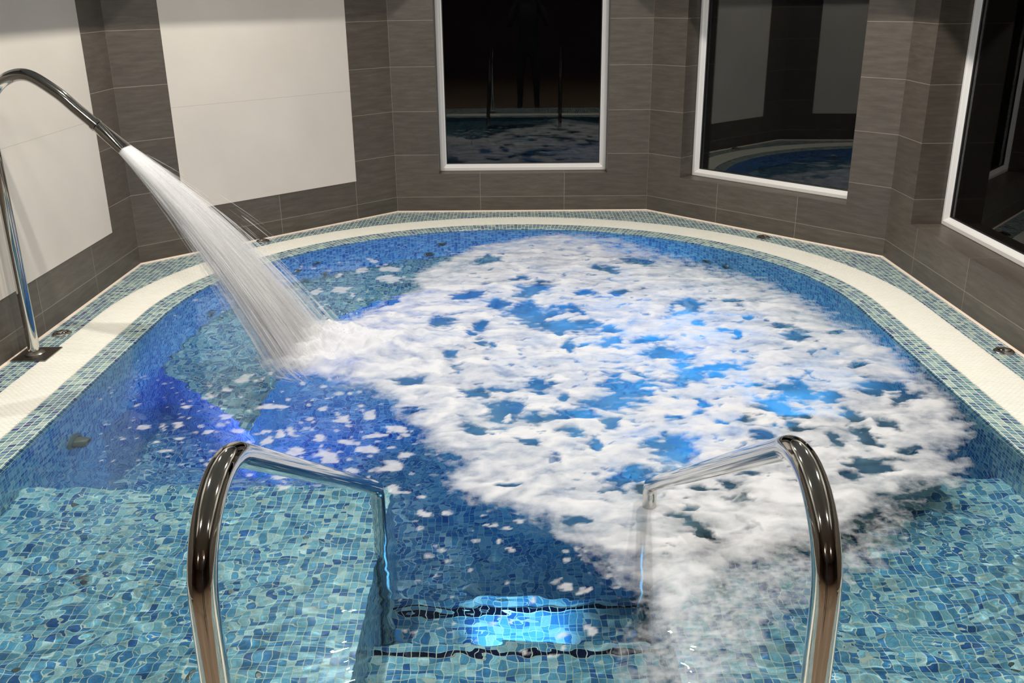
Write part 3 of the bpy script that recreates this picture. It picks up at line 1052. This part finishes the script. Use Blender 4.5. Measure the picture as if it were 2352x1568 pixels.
# churn where the jet lands, drawn out to the right
ang = math.radians(-3)
lx = (X - JX) * math.cos(ang) + (Y - JY) * math.sin(ang); ly = -(X - JX) * math.sin(ang) + (Y - JY) * math.cos(ang)
lx2 = np.where(lx > 0, lx / .62, lx / .20); ly2 = ly / .27
spl = np.exp(-(lx2 ** 2 + ly2 ** 2))
th = np.maximum(th, sstep(.25, .75, spl + .16 * swirl))
th = np.clip(th, 0, 1)
lift = .003 + sstep(-.02, .12, core) * (.013 * th * (.5 + fbm(X * 7, Y * 11, 3, 44)) + .0035 * th * fbm(X * 24, Y * 34, 2, 48))
lift = lift + .105 * np.where(spl > .02, spl, 0) * (.8 + .5 * fbm(X * 11, Y * 11, 3, 97))
zf = ripple(X, Y) + np.maximum(lift, .003)
keepv = (th > .03) & (R_ < 1.76)
q = (keepv[:-1, :-1] | keepv[1:, :-1] | keepv[:-1, 1:] | keepv[1:, 1:]) & (R_[:-1, :-1] < 1.75)
used = np.zeros(X.shape, bool)
for sl in ((slice(None, -1), slice(None, -1)), (slice(1, None), slice(None, -1)), (slice(None, -1), slice(1, None)), (slice(1, None), slice(1, None))): used[sl] |= q
idx = -np.ones(X.shape, int); idx[used] = np.arange(used.sum())
Vf = np.c_[X[used], Y[used], zf[used]]
Fq = np.c_[idx[:-1, :-1][q], idx[:-1, 1:][q], idx[1:, 1:][q], idx[1:, :-1][q]]
foam = grid_obj('foam', Vf, Fq, M_FOAM, th[used])
tag(foam, 'white bubbling foam and loose flecks floating over the whirlpool water', 'foam', kind='stuff')

# milky cloud of bubbles just under the foam
CG = .03
xs = np.arange(-1.2, 1.66, CG); ys = np.arange(2.5, YC + 1.62, CG)
X, Y = np.meshgrid(xs, ys)
cl_ = sstep(-.02, .3, poly_sdf(X, Y, wpoly(POLY)) + .12 * fbm(X * 4, Y * 4, 3, 120))
cl_ = np.clip(cl_ * (.60 + .5 * fbm(X * 5, Y * 5, 3, 124)), 0, .8)
R_ = np.where(Y > YC, np.hypot(X, Y - YC), np.abs(X))
keepv = (cl_ > .02) & (R_ < 1.70)
q = keepv[:-1, :-1] & keepv[1:, :-1] & keepv[:-1, 1:] & keepv[1:, 1:]
used = np.zeros(X.shape, bool)
for sl in ((slice(None, -1), slice(None, -1)), (slice(1, None), slice(None, -1)), (slice(None, -1), slice(1, None)), (slice(1, None), slice(1, None))): used[sl] |= q
idx = -np.ones(X.shape, int); idx[used] = np.arange(used.sum())
Vc = np.c_[X[used], Y[used], (-.16 + .08 * fbm(X * 4, Y * 4, 3, 127))[used]]
Fq = np.c_[idx[:-1, :-1][q], idx[:-1, 1:][q], idx[1:, 1:][q], idx[1:, :-1][q]]
cloud = grid_obj('bubble_cloud', Vc, Fq, M_CLOUD, cl_[used])
tag(cloud, 'milky cloud of fine air bubbles in the water beneath the foam', 'bubbles', kind='stuff')

# ------------------------------------------------------------------ steel water spout
PB = np.array([-2.115, 3.90])
spout = empty('water_spout', (PB[0], PB[1], 0))
tag(spout, 'tall polished steel gooseneck spout pouring water from the deck by the white panel', 'water spout')
KP = [(0, .004), (0, .45), (0, .84), (0, .98), (.022, 1.095), (.088, 1.172), (.188, 1.195), (.295, 1.128), (.365, 1.061), (.428, 1.001)]
pole = []
for i in range(len(KP) - 1):
    p0, p1, p2, p3 = KP[max(0, i - 1)], KP[i], KP[i + 1], KP[min(len(KP) - 1, i + 2)]
    for k in range(8):
        t = k / 8
        pole.append(tuple(.5 * (2 * b_ + (c_ - a_) * t + (2 * a_ - 5 * b_ + 4 * c_ - d_) * t * t + (3 * b_ - a_ - 3 * c_ + d_) * t ** 3) for a_, b_, c_, d_ in zip(p0, p1, p2, p3)))
pole.append(KP[-1])
pole = [(x, 0, z) for x, z in pole]
bm = bmesh.new(); tube(bm, pole, .0245, 24); from_bm('pole', bm, M_STEEL, spout)
dirn = (Vector(pole[-1]) - Vector(pole[-2])).normalized()
end = Vector(pole[-1])
Mq = Matrix.Translation(end) @ dirn.to_track_quat('Z', 'Y').to_matrix().to_4x4()
bm = bmesh.new(); lathe(bm, [(.022, -.004), (.0275, -.004), (.0275, .012), (.0225, .014), (.0225, .018)], 24, M=Mq); from_bm('collar', bm, M_STEEL, spout)
# nozzle flattens from round to a wide slot (wide along the deck)
bm = bmesh.new(); rings = []
nz = 24
for k in range(9):
    t = k / 8
    z = .016 + .132 * t
    a = .0245 * (1 - t) + .052 * t; b_ = .0245 * (1 - t) + .015 * t
    pw = 2 + 4 * t
    ring = []
    for i in range(nz):
        an = 2 * math.pi * i / nz
        ca, sa = math.cos(an), math.sin(an)
        p = Vector((0, math.copysign(abs(ca) ** (2 / pw), ca) * a, 0)) + dirn * z
        side = dirn.cross(Vector((0, 1, 0))).normalized()
        p += side * (math.copysign(abs(sa) ** (2 / pw), sa) * b_)
        ring.append(bm.verts.new(end + p))
    rings.append(ring)
for a, b in zip(rings[:-1], rings[1:]):
    for i in range(nz): bm.faces.new((a[i], a[(i + 1) % nz], b[(i + 1) % nz], b[i]))
bm.faces.new(rings[0]); bm.faces.new(rings[-1])
from_bm('nozzle', bm, M_STEEL, spout)
bm = bmesh.new(); box(bm, -.085, .085, -.085, .085, -.001, .005)
bmesh.ops.bevel(bm, geom=[e for e in bm.edges], offset=.002, segments=1)
from_bm('base_plate', bm, M_DULL, spout, False)
bm = bmesh.new(); lathe(bm, [(.025, .004), (.043, .005), (.043, .010), (.027, .022), (.0245, .022)], 28); from_bm('flange', bm, M_DULL, spout)

# ------------------------------------------------------------------ jet of water
tip = np.array([PB[0], PB[1], 0]) + np.array(end + dirn * .142)
dv = np.array(dirn)
land = np.array([JX, JY, 0.0])
# ballistic: tip + d*v*t - g/2 t^2
hx = land[0] - tip[0]; hz = tip[2]
T = hx / dv[0]
g2 = (dv[2] * T + hz) / (T * T)     # = g/(2 v^2)
V, F, AT = [], [], []


def traj(o, d, t): return o + d * t + np.array([0, 0, -g2 * t * t])


for k in range(6000):
    wy_ = random.gauss(0, .45); wz_ = random.gauss(0, .45)
    wy_ = max(-1, min(1, wy_)); wz_ = max(-1, min(1, wz_))
    edge = math.hypot(wy_, wz_)
    o = tip + np.array([0, .047 * wy_, 0]) + np.array([-dv[2], 0, dv[0]]) * .011 * wz_
    spread = random.gauss(0, 1)
    d = dv + np.array([0, wy_ * .27 + random.gauss(0, .02), 0]) + np.array([-dv[2], 0, dv[0]]) * (wz_ * .105 + random.gauss(0, .016) - .02 * abs(wy_) + (random.expovariate(1 / .05) if k % 6 == 0 else 0))
    t0 = random.random() ** .75 * T * 1.0
    ln = random.uniform(.06, .30)
    t1 = min(t0 + ln, T * 1.12)
    r = random.uniform(.0006, .0026) * (1 + .7 * t0)
    fr = [0, .25, .6, 1]
    rr = [.25, 1, .8, .15]
    b = len(V)
    a_ = random.uniform(.06, .27)
    for f_, r_ in zip(fr, rr):
        tt = t0 + (t1 - t0) * f_
        p = traj(o, d, tt)
        if p[2] < -.005: p[2] = -.005
        tg = d + np.array([0, 0, -2 * g2 * tt]); tg /= np.linalg.norm(tg)
        n1 = np.cross(tg, [0, 1, 0]); n1 /= np.linalg.norm(n1); n2_ = np.cross(tg, n1)
        for an in (0, 2.094, 4.189):
            V.append(p + (n1 * math.cos(an) + n2_ * math.sin(an)) * r * r_); AT.append(a_)
    for s_ in range(3):
        for i in range(3):
            F.append((b + s_ * 3 + i, b + s_ * 3 + (i + 1) % 3, b + s_ * 3 + 3 + (i + 1) % 3, b + s_ * 3 + 3 + i))
# solid heart of the jet: nested flattened sheets, denser at the nozzle
ns, na = 60, 40
for sh, (sc_, dens) in enumerate(((.35, .97), (.7, .9), (1.05, .62), (1.45, .34), (1.9, .16))):
    b = len(V)
    for j in range(ns + 1):
        t = T * 1.03 * j / ns
        for i in range(na):
            an = 2 * math.pi * i / na
            wy_, wz_ = math.cos(an) * sc_, math.sin(an) * sc_
            nzv = float(gnoise(np.array(i * .9 + sh * 50.), np.array(j * .07 + sh * 9), 5))
            k_ = 1 + .25 * nzv
            o = tip + np.array([0, .047 * min(1, abs(wy_)) * np.sign(wy_), 0]) + np.array([-dv[2], 0, dv[0]]) * .012 * np.clip(wz_, -1, 1)
            d = dv + np.array([0, wy_ * .13 * k_, 0]) + np.array([-dv[2], 0, dv[0]]) * (wz_ * .06 * k_ - .012)
            p = traj(o, d, t)
            p[2] = max(p[2], -.006)
            V.append(p)
            AT.append(float(np.clip(dens * (1.3 - .95 * j / ns) + .45 * nzv * (j / ns) ** .5 * dens ** .5, .02, .97)))
    for j in range(ns):
        for i in range(na):
            F.append((b + j * na + i, b + j * na + (i + 1) % na, b + (j + 1) * na + (i + 1) % na, b + (j + 1) * na + i))
# flying drops round the landing point
for k in range(420):
    a_ = random.uniform(0, 2 * math.pi); rr_ = abs(random.gauss(0, .22))
    c = np.array([JX + .12 + math.cos(a_) * rr_ * 1.3, JY + math.sin(a_) * rr_, random.expovariate(1 / .05) * math.exp(-rr_ * 2)])
    r = random.uniform(.0012, .0034)
    b = len(V)
    for dx, dy, dz in ((1, 0, 0), (-1, 0, 0), (0, 1, 0), (0, -1, 0), (0, 0, 1.3), (0, 0, -1.3)):
        V.append(c + np.array([dx, dy, dz]) * r); AT.append(.6)
    for f in ((0, 2, 4), (2, 1, 4), (1, 3, 4), (3, 0, 4), (2, 0, 5), (1, 2, 5), (3, 1, 5), (0, 3, 5)):
        F.append(tuple(b + i for i in f) )
jet = mesh('water_jet', V, F, M_SPRAY, smooth=True)
a = jet.data.attributes.new('thickness', 'FLOAT', 'POINT'); a.data.foreach_set('value', np.array(AT, np.float32))
tag(jet, 'white jet of water spraying from the steel spout into the pool', 'water jet', kind='stuff')

# ------------------------------------------------------------------ handrails
def handrail(sx, label):
    h = empty('handrail', (sx * .44, 1.12, 0))
    tag(h, label, 'handrail', 'curved steel handrails either side of the steps')
    e = .024 * -sx
    P = [(0, 0, .004), (0, 0, .94), (e, 1.415, .075), (e, 1.415, -.868)]
    P = fillet_path(P, [.15, .055], 14)
    bm = bmesh.new(); tube(bm, P, .0212, 26); from_bm('rail_tube', bm, M_STEEL, h)
    for z, y, x in ((.004, 0, 0), (-.868, 1.415, e)):
        bm = bmesh.new(); lathe(bm, [(.0225, 0), (.045, 0), (.045, .006), (.03, .012), (.0225, .014)], 28, M=Matrix.Translation((x, y, z)))
        from_bm('flange', bm, M_STEEL2, h)


handrail(-1, 'polished steel handrail on the spout side of the pool steps, clear of the foam')
handrail(1, 'polished steel handrail on the window side of the steps, its end dipping into foam')

# ------------------------------------------------------------------ deck air buttons
def deck_button(x, y, label):
    e = empty('air_button', (x, y, 0)); tag(e, label, 'air button', 'round steel buttons in the mosaic deck')
    bm = bmesh.new(); lathe(bm, [(.024, 0), (.044, .0), (.044, .004), (.036, .010), (.028, .010), (.025, .006)], 28); from_bm('button_ring', bm, M_STEEL2, e)
    bm = bmesh.new(); lathe(bm, [(.0245, .001), (.0245, .012), (.019, .017), (.008, .019)], 24); from_bm('button_cap', bm, M_STEEL, e)


deck_button(-2.115, 4.167, 'round steel button in the mosaic deck next to the spout pole')
deck_button(-1.59, 5.885, 'round steel button in the mosaic deck under the larger white panel')
deck_button(1.605, 5.835, 'round steel button in the mosaic deck under the middle window of the diagonal wall')
deck_button(2.132, 3.80, 'round steel button in the mosaic deck below the right-hand window sill')


# ------------------------------------------------------------------ wall jets under water
def wall_jet(x, y, z, label, r=.034, big=False):
    if y > YC: d = Vector((-x, -(y - YC), 0)).normalized(); c = Vector((0, YC, 0)) - d * RW
    else: d = Vector((-math.copysign(1, x), 0, 0)); c = Vector((math.copysign(RW, x), y, 0))
    e = empty('massage_jet', (c.x, c.y, z)); e.rotation_mode = 'QUATERNION'; e.rotation_quaternion = d.to_track_quat('Z', 'Y')
    tag(e, label, 'massage jet', 'steel massage jets in the pool wall')
    bm = bmesh.new(); lathe(bm, [(r * .6, -.001), (r, -.001), (r, .006), (r * .85, .012), (r * .62, .012), (r * .6, .004)], 24); from_bm('jet_ring', bm, M_PLASTIC if big else M_STEEL2, e)
    bm = bmesh.new(); ln = .06 if big else .016
    lathe(bm, [(r * .55, .0), (r * .55, ln * .7), (r * .42, ln), (r * .26, ln), (r * .24, ln * .6)], 24); from_bm('jet_nozzle', bm, M_PLASTIC if big else M_DULL, e)


wall_jet(-1.72, 3.33, -.35, 'large dull steel jet on the pool wall nearest the left handrail', .062, True)
wall_jet(-1.72, 4.92, -.47, 'dull steel jet on the pool wall just left of the falling water', .04)
wall_jet(-1.318, 5.561, -.335, 'upper steel wall jet, left of the two just right of the falling water')
wall_jet(-1.217, 5.669, -.289, 'upper steel wall jet, right of the two just right of the falling water')
wall_jet(-1.282, 5.602, -.55, 'lower steel jet just above the bench, left one right of the falling water')
wall_jet(-1.179, 5.706, -.54, 'lower steel jet just above the bench, right one right of the falling water')
wall_jet(-.46, 6.108, -.29, 'upper steel jet in the far wall left of the foam edge')
wall_jet(-.547, 6.081, -.50, 'lower steel jet in the far wall left of the foam edge')
wall_jet(1.223, 5.663, -.333, 'steel jet in the far right wall, left one of the pair beside the foam')
wall_jet(1.322, 5.556, -.343, 'steel jet in the far right wall, right one of the pair beside the foam')
wall_jet(.40, 6.12, -.56, 'steel jet in the far wall half hidden by thin foam')


# ------------------------------------------------------------------ small air inlets in the near ledge
def refr_pt(u, v, z, zw=-.01, n=1.33):
    d = _fw + _rt * (u - CX) / FPX + _up * (CY - v) / FPX
    d = d / np.linalg.norm(d)
    t = (zw - CAMH) / d[2]; P = EYE + t * d
    e = 1 / n; c = -d[2]; k = 1 - e * e * (1 - c * c)
    Tt = e * d + np.array([0, 0, e * c - math.sqrt(k)])
    return P + Tt * ((z - zw) / Tt[2])


def air_inlet(u, v, label):
    p = refr_pt(u, v, ZP)
    q = .0268
    e = empty('air_inlet', (p[0], p[1], ZP)); tag(e, label, 'air inlet', 'air inlets in the mosaic ledge')
    bm = bmesh.new(); lathe(bm, [(.0075, 0), (.010, 0), (.010, .001), (.009, .0018), (.0075, .0018)], 16); from_bm('inlet_ring', bm, M_DULL, e)
    bm = bmesh.new(); lathe(bm, [(.0074, .0004), (.0074, .0012), (.004, .0014)], 14); from_bm('inlet_hole', bm, M_HOLE, e)


INL = [(178, 1156, 'small dark air inlet at the far left corner of the near ledge'),
       (303, 1153, 'small dark air inlet by the far edge of the ledge, between left wall and handrail'),
       (597, 1177, 'small dark air inlet by the far ledge edge, under the left handrail slope'),
       (250, 1233, 'small dark air inlet in the second row of the ledge, left of the handrail'),
       (702, 1238, 'small dark air inlet in the ledge second row, right of the left handrail post'),
       (186, 1331, 'small dark air inlet mid ledge, left of the left handrail post'),
       (527, 1352, 'small dark air inlet mid ledge, just right of the left handrail post'),
       (34, 1543, 'small dark air inlet at the near left corner of the ledge'),
       (434, 1556, 'small dark air inlet at the foot of the left handrail post'),
       (593, 1550, 'small dark air inlet near the left edge of the steps, lowest in view'),
       (1932, 1544, 'small dark air inlet just right of the right handrail post'),
       (2326, 1528, 'small dark air inlet at the near right corner of the ledge')]
for a_ in INL: air_inlet(*a_)

# ------------------------------------------------------------------ the photographer (seen mirrored in the far window)
def skinned(name, nodes, edges, mats, pick, parent=None, levels=1):
    me = bpy.data.meshes.new(name)
    keys = list(nodes)
    me.from_pydata([nodes[k][0] for k in keys], [(keys.index(a), keys.index(b)) for a, b in edges], [])
    o = bpy.data.objects.new(name, me); C.objects.link(o)
    o.modifiers.new('skin', 'SKIN').use_smooth_shade = True
    for i, k in enumerate(keys):
        sv = me.skin_vertices[0].data[i]; r = nodes[k][1]
        sv.radius = r if isinstance(r, tuple) else (r, r)
        sv.use_root = (i == 0)
    sub = o.modifiers.new('sub', 'SUBSURF'); sub.levels = levels; sub.render_levels = levels
    dg = bpy.context.evaluated_depsgraph_get()
    ev = bpy.data.meshes.new_from_object(o.evaluated_get(dg))
    bpy.data.objects.remove(o)
    ev.name = name; ev.materials.clear()
    for m_ in mats: ev.materials.append(m_)
    for p in ev.polygons: p.material_index = pick(p.center); p.use_smooth = True
    o = bpy.data.objects.new(name, ev); C.objects.link(o)
    if parent: o.parent = parent
    return o


FZ = -.15
N = {'pelvis': ((0, -.26, FZ + .93), (.15, .11)), 'waist': ((0, -.255, FZ + 1.08), (.135, .10)), 'chest': ((0, -.25, FZ + 1.28), (.165, .115)),
     'collar': ((0, -.245, FZ + 1.42), (.11, .08)), 'neck': ((0, -.225, FZ + 1.50), .055), 'jaw': ((0, -.19, FZ + 1.565), (.062, .07)),
     'head': ((0, -.195, FZ + 1.65), (.074, .092)), 'crown': ((0, -.205, FZ + 1.72), (.058, .07))}
EG = [('pelvis', 'waist'), ('waist', 'chest'), ('chest', 'collar'), ('collar', 'neck'), ('neck', 'jaw'), ('jaw', 'head'), ('head', 'crown')]
for sd, sx in (('l', -1), ('r', 1)):
    N.update({'sho' + sd: ((sx * .19, -.245, FZ + 1.41), .062), 'elb' + sd: ((sx * .27, -.16, FZ + 1.17), .042), 'wri' + sd: ((sx * .115, -.075, FZ + 1.555), .027),
              'palm' + sd: ((sx * .085, -.072, FZ + 1.61), (.030, .017)),
              'hip' + sd: ((sx * .095, -.26, FZ + .86), .09), 'kne' + sd: ((sx * .115, -.25, FZ + .47), .056), 'ank' + sd: ((sx * .12, -.27, FZ + .085), .037),
              'toe' + sd: ((sx * .14, -.11, FZ + .035), (.042, .03)), 'heel' + sd: ((sx * .12, -.30, FZ + .035), .032)})
    EG += [('collar', 'sho' + sd), ('sho' + sd, 'elb' + sd), ('elb' + sd, 'wri' + sd), ('wri' + sd, 'palm' + sd),
           ('pelvis', 'hip' + sd), ('hip' + sd, 'kne' + sd), ('kne' + sd, 'ank' + sd), ('ank' + sd, 'toe' + sd), ('ank' + sd, 'heel' + sd)]
    for fi, (dx, dz, ln) in enumerate(((.026, .030, .060), (.012, .036, .070), (-.004, .036, .066), (-.018, .030, .052))):
        bx_, bz_ = sx * (.085 + dx * .8), FZ + 1.61 + dz * .5
        N['f%d%sa' % (fi, sd)] = ((bx_ - sx * .008, -.058, bz_ + .018), .0105)
        N['f%d%sb' % (fi, sd)] = ((bx_ - sx * .030, -.040, bz_ + .022 + ln * .1), .0095)
        N['f%d%sc' % (fi, sd)] = ((bx_ - sx * (.030 + ln * .35), -.036, bz_ + .016 + ln * .1), .008)
        EG += [('palm' + sd, 'f%d%sa' % (fi, sd)), ('f%d%sa' % (fi, sd), 'f%d%sb' % (fi, sd)), ('f%d%sb' % (fi, sd), 'f%d%sc' % (fi, sd))]
    N['th' + sd] = ((sx * .062, -.105, FZ + 1.60), .012); N['tt' + sd] = ((sx * .040, -.118, FZ + 1.625), .0095)
    EG += [('palm' + sd, 'th' + sd), ('th' + sd, 'tt' + sd)]
M_CLOTH = noisy('dark_clothes', srgb(20, 20, 23), srgb(28, 27, 30), 40, .85)
M_SKIN = simple('skin', srgb(168, 122, 98), .55)
M_SHOE = simple('black_shoes', srgb(14, 13, 13), .4)


def pick(c):
    if c.z < FZ + .09: return 2
    if c.z > FZ + 1.52 and (abs(c.x) < .12): return 1
    return 0


per = empty('person', (0, -.26, FZ))
tag(per, 'person in dark clothes taking the photograph, mirrored faintly in the far window', 'person')
body = skinned('body', N, EG, [M_CLOTH, M_SKIN, M_SHOE], pick)
body.parent = per; body.matrix_parent_inverse = Matrix.Translation((0, .26, -FZ))
# face and hair
bm = bmesh.new()
for k in range(7):
    pass
lathe(bm, [(.010, 0), (.012, .012), (.006, .030)], 10, M=Matrix.Translation((0, -.118, FZ + 1.612)) @ Matrix.Rotation(math.radians(14), 4, 'X'))
nose = from_bm('nose', bm, M_SKIN); nose.parent = per; nose.matrix_parent_inverse = Matrix.Translation((0, .26, -FZ))
M_EYE = simple('eye', (.02, .015, .012, 1), .15)
for sx in (-1, 1):
    bm = bmesh.new(); bmesh.ops.create_uvsphere(bm, u_segments=12, v_segments=8, radius=.011, matrix=Matrix.Translation((sx * .031, -.119, FZ + 1.648)))
    e = from_bm('eye', bm, M_EYE); e.parent = per; e.matrix_parent_inverse = Matrix.Translation((0, .26, -FZ))
    bm = bmesh.new(); bmesh.ops.create_uvsphere(bm, u_segments=12, v_segments=8, radius=1, matrix=Matrix.Translation((sx * .078, -.20, FZ + 1.635)) @ Matrix.Diagonal((.010, .020, .032, 1)))
    e = from_bm('ear', bm, M_SKIN); e.parent = per; e.matrix_parent_inverse = Matrix.Translation((0, .26, -FZ))
bm = bmesh.new(); bmesh.ops.create_uvsphere(bm, u_segments=12, v_segments=6, radius=1, matrix=Matrix.Translation((0, -.121, FZ + 1.578)) @ Matrix.Diagonal((.024, .008, .006, 1)))
e = from_bm('mouth', bm, simple('lips', srgb(140, 84, 76), .5)); e.parent = per; e.matrix_parent_inverse = Matrix.Translation((0, .26, -FZ))
bm = bmesh.new(); bmesh.ops.create_uvsphere(bm, u_segments=24, v_segments=14, radius=1, matrix=Matrix.Translation((0, -.215, FZ + 1.685)) @ Matrix.Diagonal((.088, .106, .098, 1)))
bmesh.ops.delete(bm, geom=[v for v in bm.verts if v.co.y > -.15 and v.co.z < FZ + 1.70 or v.co.z < FZ + 1.60], context='VERTS')
e = from_bm('hair', bm, simple('dark_hair', srgb(24, 18, 14), .6)); e.parent = per; e.matrix_parent_inverse = Matrix.Translation((0, .26, -FZ))
# the camera being held
pc = empty('photo_camera', (0, -.06, CAMH)); tag(pc, 'black camera held up to the face of the person in dark clothes', 'camera')
M_BLACK = simple('black_plastic', (.015, .015, .016, 1), .45)
bm = bmesh.new(); box(bm, -.065, .065, -.045, -.01, -.048, .040)
bmesh.ops.bevel(bm, geom=[e_ for e_ in bm.edges], offset=.006, segments=2)
from_bm('camera_body', bm, M_BLACK, pc, False)
bm = bmesh.new(); box(bm, -.022, .022, -.045, -.012, .038, .060)
bmesh.ops.bevel(bm, geom=[e_ for e_ in bm.edges], offset=.006, segments=2)
from_bm('viewfinder', bm, M_BLACK, pc, False)
bm = bmesh.new(); lathe(bm, [(.033, -.012), (.033, .026), (.030, .028), (.026, .028), (.024, .022)], 28, M=Matrix.Rotation(math.radians(-90) - PITCH, 4, 'X'))
from_bm('lens', bm, M_BLACK, pc)

# ------------------------------------------------------------------ caustics set-up, world, view
for o in SC.objects:
    if o.type != 'MESH': continue
    r_ = o
    while r_.parent: r_ = r_.parent
    if r_.name.split('.')[0] in ('swimming_pool', 'massage_jet', 'air_inlet', 'handrail', 'pool_lamp', 'bubble_cloud'):
        o.cycles.is_caustics_receiver = True
water.cycles.is_caustics_caster = True
for lo in LAMPS: lo.data.cycles.is_caustics_light = True

w = bpy.data.worlds.new('night'); SC.world = w; w.use_nodes = True
w.node_tree.nodes['Background'].inputs[0].default_value = (.02, .025, .04, 1)
w.node_tree.nodes['Background'].inputs[1].default_value = .02

make_camera()
vs = SC.view_settings
SC.display_settings.display_device = 'sRGB'
vs.view_transform = 'Standard'; vs.look = 'None'; vs.gamma = 1; vs.use_curve_mapping = False
vs.exposure = 0.0
cy = SC.cycles
cy.max_bounces = 7; cy.diffuse_bounces = 3; cy.glossy_bounces = 3; cy.transmission_bounces = 4; cy.transparent_max_bounces = 16
cy.use_adaptive_sampling = True; cy.adaptive_threshold = .04; cy.adaptive_min_samples = 16
cy.sample_clamp_indirect = 4.0; cy.sample_clamp_direct = 0.0
cy.caustics_refractive = True; cy.caustics_reflective = False
cy.blur_glossy = .3
cy.use_denoising = True
